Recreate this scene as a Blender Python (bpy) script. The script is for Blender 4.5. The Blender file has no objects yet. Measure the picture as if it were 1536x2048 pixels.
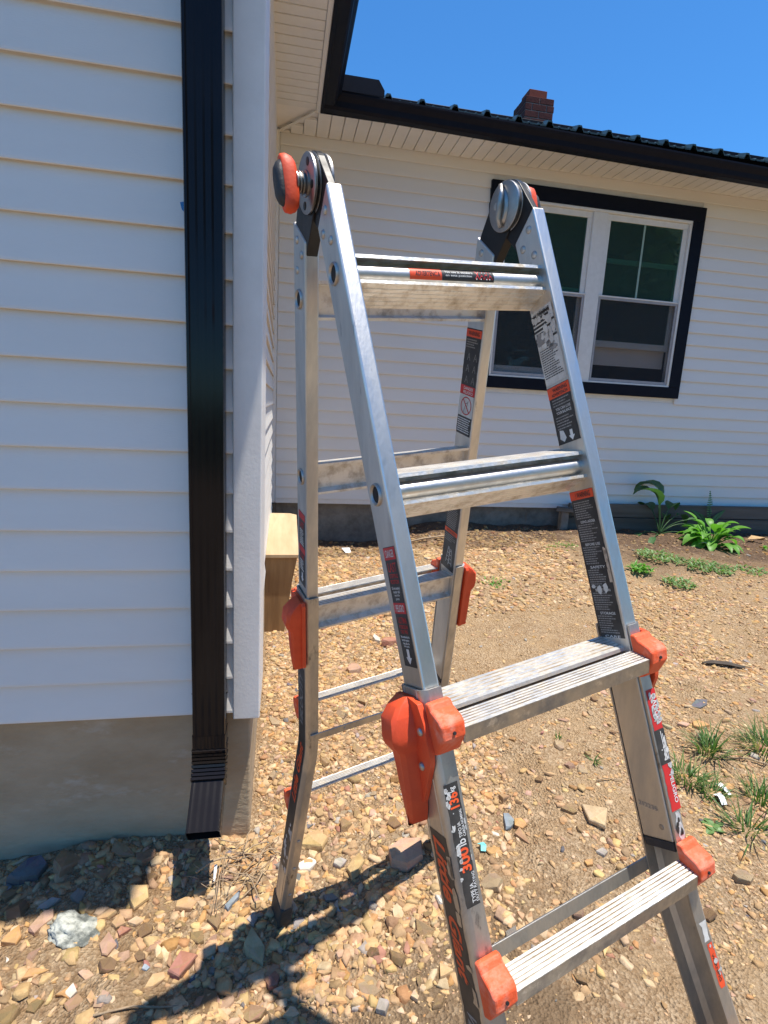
import bpy, math, random
import numpy as np
from mathutils import Vector, Matrix

S = bpy.context.scene
COL = S.collection
PI = math.pi

# ------------------------------------------------------------------ camera
cam_d = bpy.data.cameras.new('camera')
cam = bpy.data.objects.new('camera', cam_d)
COL.objects.link(cam)
right = Vector((0.98276312, -0.17720469, 0.05267973))
down = Vector((0.01664515, -0.19898234, -0.97986171))
fwd = Vector((0.18411843, 0.96384881, -0.19260291))
M = Matrix.Identity(4)
for i in range(3):
    M[i][0] = right[i]; M[i][1] = -down[i]; M[i][2] = -fwd[i]
cam.matrix_world = M
cam_d.sensor_fit = 'VERTICAL'
cam_d.sensor_height = 36.0
cam_d.lens = 1090.12 / 2048 * 36.0
cam_d.clip_start = 0.02
cam_d.clip_end = 400
S.camera = cam
S.render.resolution_x = 768; S.render.resolution_y = 1024

# ------------------------------------------------------------------ light
SUN = Vector((0.205, -0.085, 1.0)).normalized()          # towards the sun
world = bpy.data.worlds.new('World'); S.world = world
world.use_nodes = True
wn = world.node_tree.nodes; wl = world.node_tree.links
wn.clear()
sky = wn.new('ShaderNodeTexSky'); sky.sky_type = 'NISHITA'; sky.sun_disc = False
sky.sun_elevation = math.asin(SUN.z); sky.sun_rotation = math.atan2(SUN.x, SUN.y)
sky.altitude = 600; sky.air_density = 1.0; sky.dust_density = 0.0; sky.ozone_density = 10.0
bg = wn.new('ShaderNodeBackground'); bg.inputs['Strength'].default_value = 0.135
wo = wn.new('ShaderNodeOutputWorld')
tint = wn.new('ShaderNodeMix'); tint.data_type = 'RGBA'; tint.blend_type = 'MULTIPLY'; tint.inputs[0].default_value = 1.0
tint.inputs[7].default_value = (0.47, 0.87, 1.02, 1)       # the deep saturated blue of a clear high noon sky
wl.new(sky.outputs[0], tint.inputs[6]); wl.new(tint.outputs[2], bg.inputs[0]); wl.new(bg.outputs[0], wo.inputs[0])
sun_d = bpy.data.lights.new('sun', 'SUN'); sun_d.energy = 4.7; sun_d.angle = math.radians(0.53)
sun_d.color = (1.0, 0.94, 0.84)
sun = bpy.data.objects.new('sun', sun_d); COL.objects.link(sun)
sun.rotation_mode = 'QUATERNION'; sun.rotation_quaternion = SUN.to_track_quat('Z', 'Y')
sun.location = SUN * 30
S.view_settings.view_transform = 'Standard'; S.view_settings.look = 'None'
S.view_settings.exposure = 0.62; S.view_settings.gamma = 1.0
S.view_settings.use_curve_mapping = False
S.render.engine = 'CYCLES'
S.cycles.max_bounces = 10; S.cycles.diffuse_bounces = 5; S.cycles.glossy_bounces = 5
S.cycles.transparent_max_bounces = 12
S.cycles.sample_clamp_indirect = 8.0
S.cycles.use_denoising = True

# ------------------------------------------------------------------ materials
MATS = {}
def mat(name, col, rough=0.5, metal=0.0, col2=None, scale=8.0, bump=0.0, bscale=60.0, stretch=(1, 1, 1),
        rough2=None, detail=6.0, coat=0.0, scuff=None, contrast=(0.35, 0.65), spec=0.5, attr=None, sss=0.0):
    """Principled material with noise-driven colour / roughness variation and a fine bump."""
    m = bpy.data.materials.new(name); m.use_nodes = True
    nt = m.node_tree; n = nt.nodes; l = nt.links
    b = n['Principled BSDF']
    b.inputs['Base Color'].default_value = (*col, 1); b.inputs['Roughness'].default_value = rough
    b.inputs['Metallic'].default_value = metal; b.inputs['Specular IOR Level'].default_value = spec
    b.inputs['Coat Weight'].default_value = coat
    tc = n.new('ShaderNodeTexCoord'); mp = n.new('ShaderNodeMapping'); mp.inputs['Scale'].default_value = stretch
    l.new(tc.outputs['Object'], mp.inputs[0])
    base = None
    if attr:
        a = n.new('ShaderNodeAttribute'); a.attribute_name = attr; base = a.outputs['Color']
    if col2 is not None or rough2 is not None:
        nz = n.new('ShaderNodeTexNoise'); nz.inputs['Scale'].default_value = scale; nz.inputs['Detail'].default_value = detail
        nz.inputs['Roughness'].default_value = 0.65
        l.new(mp.outputs[0], nz.inputs[0])
        rp = n.new('ShaderNodeMapRange'); rp.inputs['From Min'].default_value = contrast[0]; rp.inputs['From Max'].default_value = contrast[1]
        l.new(nz.outputs[0], rp.inputs[0])
        if col2 is not None:
            mx = n.new('ShaderNodeMix'); mx.data_type = 'RGBA'
            mx.inputs[6].default_value = (*col, 1); mx.inputs[7].default_value = (*col2, 1)
            l.new(rp.outputs[0], mx.inputs[0])
            if base is not None:
                mm = n.new('ShaderNodeMix'); mm.data_type = 'RGBA'; mm.blend_type = 'MULTIPLY'; mm.inputs[0].default_value = 1
                l.new(base, mm.inputs[6]); l.new(mx.outputs[2], mm.inputs[7]); base = mm.outputs[2]
            else:
                base = mx.outputs[2]
        if rough2 is not None:
            r2 = n.new('ShaderNodeMapRange'); r2.inputs['To Min'].default_value = rough; r2.inputs['To Max'].default_value = rough2
            l.new(rp.outputs[0], r2.inputs[0]); l.new(r2.outputs[0], b.inputs['Roughness'])
    if scuff:
        sc_, lo_s, hi_s, colr = scuff
        n3 = n.new('ShaderNodeTexNoise'); n3.inputs['Scale'].default_value = sc_; n3.inputs['Detail'].default_value = 7; n3.inputs['Roughness'].default_value = .7
        l.new(mp.outputs[0], n3.inputs[0]); r3 = n.new('ShaderNodeMapRange'); r3.inputs[1].default_value = lo_s; r3.inputs[2].default_value = hi_s
        l.new(n3.outputs[0], r3.inputs[0]); m3 = n.new('ShaderNodeMix'); m3.data_type = 'RGBA'; m3.inputs[7].default_value = (*colr, 1)
        l.new(r3.outputs[0], m3.inputs[0])
        if base is not None: l.new(base, m3.inputs[6])
        else: m3.inputs[6].default_value = (*col, 1)
        base = m3.outputs[2]
    if base is not None:
        l.new(base, b.inputs['Base Color'])
    if bump:
        nb = n.new('ShaderNodeTexNoise'); nb.inputs['Scale'].default_value = bscale; nb.inputs['Detail'].default_value = 5
        l.new(mp.outputs[0], nb.inputs[0])
        bp = n.new('ShaderNodeBump'); bp.inputs['Strength'].default_value = bump; bp.inputs['Distance'].default_value = 0.004
        l.new(nb.outputs[0], bp.inputs['Height']); l.new(bp.outputs[0], b.inputs['Normal'])
    if sss:
        b.inputs['Subsurface Weight'].default_value = sss; b.inputs['Subsurface Radius'].default_value = (0.01, 0.004, 0.002)
    MATS[name] = m
    return m

mat('white_siding', (.80, .775, .735), .5, scuff=(70, .745, .775, (.36, .33, .29)), col2=(.76, .735, .695), scale=3, bump=.12, bscale=260, stretch=(.25, 1, 1.2), spec=.35)
mat('white_trim', (.81, .785, .75), .5, col2=(.75, .725, .69), scale=9, bump=.1, bscale=120, spec=.4)
mat('white_soffit', (.74, .73, .70), .5, col2=(.69, .68, .65), scale=6, bump=.1, bscale=150, spec=.35)
mat('window_vinyl', (.74, .74, .725), .38, col2=(.68, .68, .66), scale=20, spec=.5)
mat('glass_dimmed_vinyl', (.30, .42, .37), .45, col2=(.26, .37, .32), scale=30)  # white vinyl recoloured green and dim, as if seen through glass
mat('grey_screen_frame', (.36, .36, .38), .45, col2=(.30, .30, .32), scale=30)
mat('black_trim', (.0055, .0075, .015), .5, col2=(.008, .010, .018), scale=20, bump=.04, bscale=150, spec=.12)
mat('downspout_black', (.010, .009, .010), .11, col2=(.014, .012, .012), scale=6, rough2=.15, spec=.20)
mat('roof_metal', (.020, .045, .052), .38, col2=(.03, .06, .066), scale=10, spec=.5)
mat('concrete', (.36, .27, .17), .9, col2=(.46, .37, .255), scuff=(4.5, .58, .80, (.52, .46, .38)), scale=2.4, bump=.7, bscale=38, stretch=(1, 1, 2.2), detail=9, spec=.2)
mat('old_block', (.17, .145, .12), .95, col2=(.28, .25, .21), scale=9, bump=.8, bscale=40, spec=.15)
mat('weathered_wood', (.10, .085, .07), .9, col2=(.17, .15, .13), scale=6, bump=.6, bscale=30, stretch=(.12, 1, 2), spec=.15)
mat('new_wood', (.54, .41, .26), .75, col2=(.45, .32, .19), scale=5, bump=.2, bscale=30, stretch=(2.5, .25, 1), spec=.2)
mat('brown_wood', (.36, .225, .11), .75, col2=(.23, .135, .065), scale=6, bump=.25, bscale=30, stretch=(2.6, 1, .25), spec=.2)
mat('brick_red', (.13, .042, .036), .9, col2=(.085, .03, .028), scale=14, bump=.5, bscale=80, spec=.15)
mat('mortar', (.30, .22, .20), .95, col2=(.22, .16, .14), scale=20, spec=.1)
mat('flue_clay', (.24, .06, .038), .8, col2=(.18, .045, .03), scale=8, spec=.2)
mat('room_wall', (.80, .74, .71), .9, col2=(.76, .70, .67), scale=3)
mat('room_dark', (.035, .04, .045), .9, col2=(.05, .055, .06), scale=3)
mat('aluminium', (.74, .715, .675), .38, 1.0, scuff=(26, .64, .72, (.26, .26, .27)), col2=(.50, .50, .49), scale=14, rough2=.52, bump=.10, bscale=170, stretch=(1, 1, .22), detail=8)
mat('dull_aluminium', (.64, .615, .575), .42, 1.0, scuff=(30, .60, .70, (.20, .19, .18)), col2=(.40, .385, .36), scale=18, rough2=.60, bump=.16, bscale=130, stretch=(1, 1, .3), detail=9)
mat('groove_dirt_shade', (.36, .27, .175), .85, .2, col2=(.72, .68, .60), scale=26, contrast=(.4, .7))  # brown dirt, dark enough to stand in for missing crease shade
mat('shaded_aluminium', (.44, .445, .45), .34, 1.0, scuff=(40, .58, .68, (.62, .62, .61)), col2=(.27, .275, .28), scale=30, rough2=.55, bump=.2, bscale=140, detail=9)  # darker copy of the aluminium for the shaded tread fronts
mat('tread_aluminium', (.78, .77, .74), .44, .75, col2=(.52, .44, .33), scale=38, rough2=.8, bump=.3, bscale=120, detail=9, contrast=(.46, .72))
mat('hinge_steel', (.42, .41, .40), .36, 1.0, col2=(.30, .295, .29), scale=25, rough2=.5, bump=.1, bscale=160)
mat('hinge_black', (.008, .008, .009), .34, col2=(.018, .017, .017), scale=30, rough2=.5, spec=.3)
mat('rivet_steel', (.58, .56, .53), .55, 1.0, col2=(.40, .39, .37), scale=60)
mat('hole_shade', (.01, .01, .011), .8, col2=(.02, .02, .02), scale=30)  # near black, paints the shade inside holes
mat('red_plastic', (.80, .092, .026), .42, col2=(.70, .072, .022), scale=18, rough2=.6, bump=.10, bscale=220, spec=.45, sss=.08)
mat('worn_red_plastic', (.82, .11, .035), .55, col2=(.80, .34, .24), scale=34, rough2=.75, bump=.3, bscale=160, contrast=(.50, .78), spec=.4, sss=.06)
mat('grip_rubber', (.022, .023, .026), .6, col2=(.035, .035, .038), scale=40, bump=.2, bscale=200)
mat('foot_rubber', (.025, .024, .023), .7, col2=(.075, .062, .048), scale=20, bump=.4, bscale=90)
mat('label_black', (.022, .021, .022), .42, col2=(.05, .048, .046), scale=40, spec=.5)
mat('label_brown', (.040, .032, .028), .5, col2=(.085, .065, .048), scale=25, spec=.4)
mat('label_red', (.62, .025, .028), .42, col2=(.50, .022, .024), scale=40, spec=.5)
mat('label_orange', (.80, .085, .022), .42, col2=(.68, .075, .03), scale=40, spec=.5)
mat('label_white', (.66, .65, .62), .55, col2=(.50, .48, .45), scale=50, spec=.4)
mat('print_white', (.74, .73, .71), .5, col2=(.58, .57, .55), scale=60)
mat('print_grey', (.30, .29, .28), .5, col2=(.22, .21, .2), scale=60)
mat('print_red', (.55, .03, .03), .5, col2=(.42, .03, .03), scale=60)
mat('print_orange', (.82, .10, .02), .5, col2=(.70, .09, .03), scale=60)
mat('print_black', (.02, .02, .02), .5, col2=(.05, .05, .05), scale=60)
mat('worn_patch', (.55, .55, .53), .6, .5, col2=(.70, .69, .67), scale=60, bump=.3, bscale=200)
mat('blue_tape', (.02, .16, .42), .6, col2=(.03, .20, .48), scale=30)
mat('paper_white', (.78, .79, .80), .7, col2=(.66, .67, .68), scale=30)
mat('turquoise', (.10, .50, .50), .5, col2=(.2, .6, .6), scale=60)
mat('stone', (1.0, 1.0, 1.0), .92, col2=(.70, .66, .62), scale=26, bump=.9, bscale=75, attr='Col', detail=9, spec=.15, contrast=(.3, .75))
mat('gravel', (1.08, 1.06, 1.04), .93, col2=(.72, .68, .64), scale=60, bump=.5, bscale=160, attr='Col', detail=4, spec=.12, contrast=(.3, .75))
mat('lichen_rock', (.46, .47, .42), .95, col2=(.12, .13, .12), scale=30, bump=1.0, bscale=60, detail=10, spec=.1, contrast=(.42, .62))
mat('dry_twig', (.40, .29, .18), .9, col2=(.26, .18, .11), scale=40, bump=.4, bscale=120)
mat('dead_leaf', (.50, .34, .16), .8, col2=(.36, .22, .10), scale=40)
mat('bark', (.09, .07, .055), .95, col2=(.05, .04, .03), scale=8, bump=.8, bscale=20)

def leaf_mat(name, c1, c2, trans=.25, rough=.45):
    m = mat(name, c1, rough, col2=c2, scale=22, bump=.15, bscale=80, spec=.4)
    nt = m.node_tree; n = nt.nodes; l = nt.links
    b = n['Principled BSDF']; out = n['Material Output']
    t = n.new('ShaderNodeBsdfTranslucent'); t.inputs[0].default_value = (c1[0] * 1.6, c1[1] * 1.8, c1[2] * .8, 1)
    ms = n.new('ShaderNodeMixShader'); ms.inputs[0].default_value = trans
    l.new(b.outputs[0], ms.inputs[1]); l.new(t.outputs[0], ms.inputs[2]); l.new(ms.outputs[0], out.inputs['Surface'])
    return m
leaf_mat('dark_leaf', (.05, .12, .045), (.075, .16, .055))
leaf_mat('bright_leaf', (.10, .27, .035), (.16, .36, .06), .35)
leaf_mat('weed_leaf', (.13, .24, .07), (.19, .30, .11), .3)
leaf_mat('grass_blade', (.060, .14, .030), (.11, .19, .05), .3)
leaf_mat('dry_grass', (.40, .36, .16), (.30, .27, .12), .2)
leaf_mat('fern_leaf', (.07, .17, .035), (.11, .22, .05), .3)
leaf_mat('tree_leaf', (.04, .085, .03), (.06, .11, .035), .2, .7)

def glass_mat(name, tint, boost=.0, haze=.26):
    m = bpy.data.materials.new(name); m.use_nodes = True
    n = m.node_tree.nodes; l = m.node_tree.links
    n.clear()
    fr = n.new('ShaderNodeFresnel'); fr.inputs['IOR'].default_value = 1.38
    ad = n.new('ShaderNodeMath'); ad.operation = 'ADD'; ad.inputs[1].default_value = boost; ad.use_clamp = True
    tr = n.new('ShaderNodeBsdfTransparent'); tr.inputs[0].default_value = (*tint, 1)
    gl = n.new('ShaderNodeBsdfGlossy'); gl.inputs['Roughness'].default_value = .015; gl.inputs[0].default_value = (.9, 1, .95, 1)
    nz = n.new('ShaderNodeTexNoise'); nz.inputs['Scale'].default_value = 2.2
    tc = n.new('ShaderNodeTexCoord'); l.new(tc.outputs['Object'], nz.inputs[0])
    bp = n.new('ShaderNodeBump'); bp.inputs['Strength'].default_value = .05; bp.inputs['Distance'].default_value = .02
    l.new(nz.outputs[0], bp.inputs['Height']); l.new(bp.outputs[0], gl.inputs['Normal'])
    mx = n.new('ShaderNodeMixShader'); o = n.new('ShaderNodeOutputMaterial')
    l.new(fr.outputs[0], ad.inputs[0]); l.new(ad.outputs[0], mx.inputs[0])
    df = n.new('ShaderNodeBsdfDiffuse'); df.inputs[0].default_value = (.085, .15, .135, 1)  # teal diffuse haze painted into the pane to lift its dark tone
    md = n.new('ShaderNodeMixShader'); md.inputs[0].default_value = haze
    l.new(tr.outputs[0], md.inputs[1]); l.new(df.outputs[0], md.inputs[2])
    l.new(md.outputs[0], mx.inputs[1]); l.new(gl.outputs[0], mx.inputs[2]); l.new(mx.outputs[0], o.inputs[0])
    MATS[name] = m
glass_mat('window_glass', (.52, .76, .68), .01)
def screen_mat(name):
    m = bpy.data.materials.new(name); m.use_nodes = True
    n = m.node_tree.nodes; l = m.node_tree.links
    n.clear()
    tr = n.new('ShaderNodeBsdfTransparent'); df = n.new('ShaderNodeBsdfDiffuse'); df.inputs[0].default_value = (.05, .055, .065, 1)
    # a fine woven mesh: threads in x and z
    tc = n.new('ShaderNodeTexCoord'); wv = n.new('ShaderNodeTexWave'); wv.inputs['Scale'].default_value = 220; wv.bands_direction = 'X'
    wv2 = n.new('ShaderNodeTexWave'); wv2.inputs['Scale'].default_value = 220; wv2.bands_direction = 'Z'
    mxm = n.new('ShaderNodeMath'); mxm.operation = 'MAXIMUM'
    th = n.new('ShaderNodeMapRange'); th.inputs['From Min'].default_value = .2; th.inputs['From Max'].default_value = .95
    th.inputs['To Min'].default_value = .10; th.inputs['To Max'].default_value = .42
    l.new(tc.outputs['Object'], wv.inputs[0]); l.new(tc.outputs['Object'], wv2.inputs[0])
    l.new(wv.outputs['Fac'], mxm.inputs[0]); l.new(wv2.outputs['Fac'], mxm.inputs[1]); l.new(mxm.outputs[0], th.inputs[0])
    mx = n.new('ShaderNodeMixShader'); o = n.new('ShaderNodeOutputMaterial')
    l.new(th.outputs[0], mx.inputs[0]); l.new(tr.outputs[0], mx.inputs[1]); l.new(df.outputs[0], mx.inputs[2]); l.new(mx.outputs[0], o.inputs[0])
    MATS[name] = m
screen_mat('insect_screen')

def ground_mat():
    m = bpy.data.materials.new('stony_soil'); m.use_nodes = True
    n = m.node_tree.nodes; l = m.node_tree.links
    b = n['Principled BSDF']; b.inputs['Roughness'].default_value = .95; b.inputs['Specular IOR Level'].default_value = .12
    tc = n.new('ShaderNodeTexCoord')
    def noise(sc, det=6, ro=.6):
        x = n.new('ShaderNodeTexNoise'); x.inputs['Scale'].default_value = sc; x.inputs['Detail'].default_value = det
        x.inputs['Roughness'].default_value = ro; l.new(tc.outputs['Object'], x.inputs[0]); return x.outputs[0]
    def rng(v, a, c, lo=0., hi=1.):
        r = n.new('ShaderNodeMapRange'); r.inputs[1].default_value = a; r.inputs[2].default_value = c
        r.inputs[3].default_value = lo; r.inputs[4].default_value = hi; l.new(v, r.inputs[0]); return r.outputs[0]
    def mix(f, a, c):
        x = n.new('ShaderNodeMix'); x.data_type = 'RGBA'
        if isinstance(f, float): x.inputs[0].default_value = f
        else: l.new(f, x.inputs[0])
        for k, v in ((6, a), (7, c)):
            if isinstance(v, tuple): x.inputs[k].default_value = (*v, 1)
            else: l.new(v, x.inputs[k])
        return x.outputs[2]
    sx0 = n.new('ShaderNodeSeparateXYZ'); l.new(tc.outputs['Object'], sx0.inputs[0])
    fine = mix(rng(noise(2.2, 8), .38, .64), (.44, .295, .16), (.335, .215, .115))
    coarse = mix(rng(noise(9, 8), .38, .64), (.33, .205, .108), (.22, .135, .07))  # darker brown soil; shade between the stones is put into it too
    c = mix(rng(sx0.outputs[0], 1.05, .55), fine, coarse)
    c = mix(rng(noise(16, 8, .7), .45, .7), c, (.51, .36, .21))
    vo = n.new('ShaderNodeTexVoronoi'); vo.inputs['Scale'].default_value = 130; l.new(tc.outputs['Object'], vo.inputs[0])
    sep = n.new('ShaderNodeSeparateColor'); l.new(vo.outputs['Color'], sep.inputs[0])
    grain = mix(rng(sep.outputs[0], .2, .9), (.29, .19, .11), (.58, .44, .29))
    c = mix(rng(noise(7, 4), .35, .6, .15, .65), c, grain)
    # earth patches dug over: darker damp loam near the plants and along the back wall, and the churned middle
    sx = n.new('ShaderNodeSeparateXYZ'); l.new(tc.outputs['Object'], sx.inputs[0])
    def math_(op, a, c2):
        x = n.new('ShaderNodeMath'); x.operation = op
        for k, v in ((0, a), (1, c2)):
            if isinstance(v, (int, float)): x.inputs[k].default_value = v
            else: l.new(v, x.inputs[k])
        return x.outputs[0]
    wob = math_('MULTIPLY', math_('SUBTRACT', noise(3.0, 6), .5), 1.6)
    yy = math_('ADD', sx.outputs[1], wob); xx = math_('ADD', sx.outputs[0], wob)
    loam = math_('MULTIPLY', rng(yy, 3.2, 4.1), rng(xx, 1.9, 3.0))
    wall = rng(yy, 4.0, 4.4)
    c = mix(math_('MAXIMUM', loam, wall), c, mix(rng(noise(40, 6), .35, .65), (.105, .068, .046), (.20, .133, .088)))
    dug = math_('MULTIPLY', rng(yy, 1.18, 1.0), math_('MULTIPLY', rng(xx, .12, .3), rng(xx, .75, .6)))
    c = mix(math_('MULTIPLY', dug, .75), c, (.20, .135, .08))
    # unseen far yard, added as dark grass to cut bounced light
    far = rng(yy, -5.5, -7.0)
    c = mix(far, c, mix(rng(noise(5, 6), .35, .65), (.035, .06, .018), (.065, .09, .03)))
    l.new(c, b.inputs['Base Color'])
    h = math_('ADD', math_('MULTIPLY', noise(38, 8, .7), 1.0), math_('MULTIPLY', vo.outputs['Distance'], .55))
    bp = n.new('ShaderNodeBump'); bp.inputs['Strength'].default_value = 1.0; bp.inputs['Distance'].default_value = .020
    l.new(h, bp.inputs['Height']); l.new(bp.outputs[0], b.inputs['Normal'])
    MATS['stony_soil'] = m
ground_mat()

# ------------------------------------------------------------------ mesh builder
def nrm(v): return v / np.linalg.norm(v)
A = lambda *a: np.array(a, float)
class MB:
    def __init__(s): s.v = []; s.f = []; s.m = []; s.c = 0; s.cols = None
    def add(s, vs, fs, mi=0):
        o = len(s.v); s.v += [tuple(map(float, q)) for q in vs]
        s.f += [tuple(i + o for i in f) for f in fs]; s.m += [mi] * len(fs); return s
    def box(s, lo, hi, mi=0):
        x0, y0, z0 = lo; x1, y1, z1 = hi
        return s.add([(x0, y0, z0), (x1, y0, z0), (x1, y1, z0), (x0, y1, z0), (x0, y0, z1), (x1, y0, z1), (x1, y1, z1), (x0, y1, z1)],
                     [(0, 3, 2, 1), (4, 5, 6, 7), (0, 1, 5, 4), (1, 2, 6, 5), (2, 3, 7, 6), (3, 0, 4, 7)], mi)
    def obox(s, c, ax, ay, az, mi=0):
        """oriented box: centre and three half-extent vectors"""
        c, ax, ay, az = map(np.asarray, (c, ax, ay, az))
        vs = [c + i * ax + j * ay + k * az for k in (-1, 1) for (i, j) in ((-1, -1), (1, -1), (1, 1), (-1, 1))]
        return s.add(vs, [(0, 3, 2, 1), (4, 5, 6, 7), (0, 1, 5, 4), (1, 2, 6, 5), (2, 3, 7, 6), (3, 0, 4, 7)], mi)
    def prism(s, poly, ext, mi=0):
        """poly: list of 3-D points, extruded by vector ext"""
        n = len(poly); p = [np.asarray(q, float) for q in poly]; e = np.asarray(ext, float)
        s.add(p + [q + e for q in p], [tuple(range(n))[::-1], tuple(range(n, 2 * n))] +
              [(i, (i + 1) % n, n + (i + 1) % n, n + i) for i in range(n)], mi); return s
    def prism_m(s, poly, ext, mids):
        n = len(poly); p = [np.asarray(q, float) for q in poly]; e = np.asarray(ext, float); o = len(s.v)
        s.add(p + [q + e for q in p], [tuple(range(n))[::-1], tuple(range(n, 2 * n))], 0)
        for i in range(n):
            j = (i + 1) % n; s.f.append((o + i, o + j, o + n + j, o + n + i)); s.m.append(mids[i])
        return s
    def loft(s, rings, mi=0, cap=True, closed=True):
        n = len(rings[0]); vs = [q for r in rings for q in r]; fs = []
        for k in range(len(rings) - 1):
            for i in range(n if closed else n - 1):
                j = (i + 1) % n
                fs.append((k * n + i, k * n + j, (k + 1) * n + j, (k + 1) * n + i))
        if cap and closed:
            fs.append(tuple(range(n))[::-1]); fs.append(tuple((len(rings) - 1) * n + i for i in range(n)))
        return s.add(vs, fs, mi)
    def tube(s, pts, r, n=8, mi=0, cap=True):
        pts = [np.asarray(p, float) for p in pts]; rr = r if hasattr(r, '__len__') else [r] * len(pts)
        t0 = nrm(pts[1] - pts[0]); a = nrm(np.cross(t0, A(.31, .74, .59))); rings = []
        for i, p in enumerate(pts):
            t = pts[min(i + 1, len(pts) - 1)] - pts[max(i - 1, 0)]; t = nrm(t)
            a = nrm(a - t * (a @ t)); b = np.cross(t, a)
            rings.append([p + rr[i] * (math.cos(q) * a + math.sin(q) * b) for q in np.linspace(0, 2 * PI, n, endpoint=False)])
        return s.loft(rings, mi, cap)
    def lathe(s, o, axis, prof, n=24, mi=0):
        """prof: list of (distance along axis, radius)"""
        o = np.asarray(o, float); ax = nrm(np.asarray(axis, float)); a = nrm(np.cross(ax, A(.3, .7, .64))); b = np.cross(ax, a)
        rings = [[o + ax * d + max(r, 1e-5) * (math.cos(q) * a + math.sin(q) * b) for q in np.linspace(0, 2 * PI, n, endpoint=False)] for d, r in prof]
        return s.loft(rings, mi, True)
    def quad(s, a, b, c, d, mi=0): return s.add([a, b, c, d], [(0, 1, 2, 3)], mi)
    def build(s, name, mats, parent=None, smooth=False, bevel=0.0, origin=None, seg=2, fix=True):
        mats = mats if isinstance(mats, (list, tuple)) else [mats]
        if origin is None:
            if parent is not None: origin = parent['_w'].to_list() if hasattr(parent['_w'], 'to_list') else list(parent['_w'])
            else: origin = (0, 0, 0)
        me = bpy.data.meshes.new(name)
        v = np.array(s.v) - np.array(origin)
        me.from_pydata([tuple(q) for q in v], [], s.f)
        for k in mats: me.materials.append(MATS[k] if isinstance(k, str) else k)
        me.polygons.foreach_set('material_index', s.m)
        if smooth: me.polygons.foreach_set('use_smooth', [True] * len(s.f))
        if fix:
            import bmesh
            bm = bmesh.new(); bm.from_mesh(me); bmesh.ops.recalc_face_normals(bm, faces=bm.faces); bm.to_mesh(me); bm.free()
        me.update()
        o = bpy.data.objects.new(name, me); COL.objects.link(o)
        o['_w'] = list(map(float, origin))
        if parent is not None:
            o.parent = parent; pw = list(parent['_w'])
            o.location = [origin[i] - pw[i] for i in range(3)]
        else: o.location = origin
        if bevel:
            md = o.modifiers.new('bevel', 'BEVEL'); md.width = bevel; md.segments = seg; md.limit_method = 'ANGLE'
            md.angle_limit = math.radians(35); md.harden_normals = False
        if smooth and bevel == 0:
            pass
        return o
def smooth_by_angle(o, deg=40):
    me = o.data
    me.polygons.foreach_set('use_smooth', [True] * len(me.polygons))
    try: me.set_sharp_from_angle(angle=math.radians(deg))
    except Exception: pass
def thing(name, label, cat, loc, group=None):
    o = bpy.data.objects.new(name, None); COL.objects.link(o); o.location = loc; o.empty_display_size = .1
    o['_w'] = list(map(float, loc)); o['label'] = label; o['category'] = cat
    if group: o['group'] = group
    return o
def tag(o, label=None, cat=None, group=None, kind=None):
    if label: o['label'] = label
    if cat: o['category'] = cat
    if group: o['group'] = group
    if kind: o['kind'] = kind
    return o
def copy_at(src, loc, name=None, rot=None, scale=None, parent=None):
    c = src.copy(); COL.objects.link(c)
    if name: c.name = name
    c.location = loc
    if rot is not None: c.rotation_euler = rot
    if scale is not None: c.scale = scale
    c.parent = parent
    return c

# ------------------------------------------------------------------ ground
GP = np.array([(-.8,1.5,-1.45),(-.42,1.55,-1.415),(-.08,1.58,-1.445),(-.05,1.31,-1.41),(.5,1.42,-1.37),(.3,.3,-1.345),(.78,.4,-1.305),(-.6,1.0,-1.40),(-.3,.8,-1.39),(.05,2.2,-1.37),(.1,3.0,-1.33),(.3,3.8,-1.2),(.6,4.8,-1.27),(1.6,4.8,-1.08),(1.3,3.9,-1.12),(2.5,4.2,-1.06),(3.4,4.7,-1.10),(5,4.7,-1.13),(1.2,1.4,-1.30),(1.8,2.0,-1.25),(3.5,2.5,-1.15),(2.5,1,-1.25),(1,0,-1.32),(-1.5,0,-1.4),(5,0,-1.2),(8,3,-1.2),(-4,-1,-1.42),(3,-4,-1.35),(-3,1,-1.43)])
def gz(x, y):
    x = np.asarray(x, float); y = np.asarray(y, float)
    d2 = (x[..., None] - GP[:, 0]) ** 2 + (y[..., None] - GP[:, 1]) ** 2 + .03
    w = d2 ** -1.6
    return (w * GP[:, 2]).sum(-1) / w.sum(-1)
RNG = np.random.default_rng(7)
def lattice(seed, n=64):
    return np.random.default_rng(seed).random((n, n))
LAT = [lattice(i) for i in range(6)]
def vnoise(x, y, k):
    t = LAT[k % 6]; n = t.shape[0]
    xi = np.floor(x).astype(int); yi = np.floor(y).astype(int); fx = x - xi; fy = y - yi
    fx = fx * fx * (3 - 2 * fx); fy = fy * fy * (3 - 2 * fy)
    a = t[xi % n, yi % n]; b = t[(xi + 1) % n, yi % n]; c = t[xi % n, (yi + 1) % n]; d = t[(xi + 1) % n, (yi + 1) % n]
    return (a * (1 - fx) + b * fx) * (1 - fy) + (c * (1 - fx) + d * fx) * fy - .5
def ground_z(x, y):
    x = np.asarray(x, float); y = np.asarray(y, float)
    near = np.clip(1.5 - .1 * np.hypot(x - 1, y - 2.5), 0, 1)
    return gz(x, y) + near * (.035 * vnoise(x * 3, y * 3, 0) + .022 * vnoise(x * 8 + 5, y * 8, 1) + .011 * vnoise(x * 21, y * 21 + 3, 2) + .006 * vnoise(x * 55, y * 55, 3))
def axis(lo, hi, step, far):
    a = list(np.arange(lo, hi, step)); d = step
    while a[-1] < far: d *= 1.35; a.append(a[-1] + d)
    d = step
    while a[0] > -far: d *= 1.35; a.insert(0, a[0] - d)
    return np.array(a)
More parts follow.
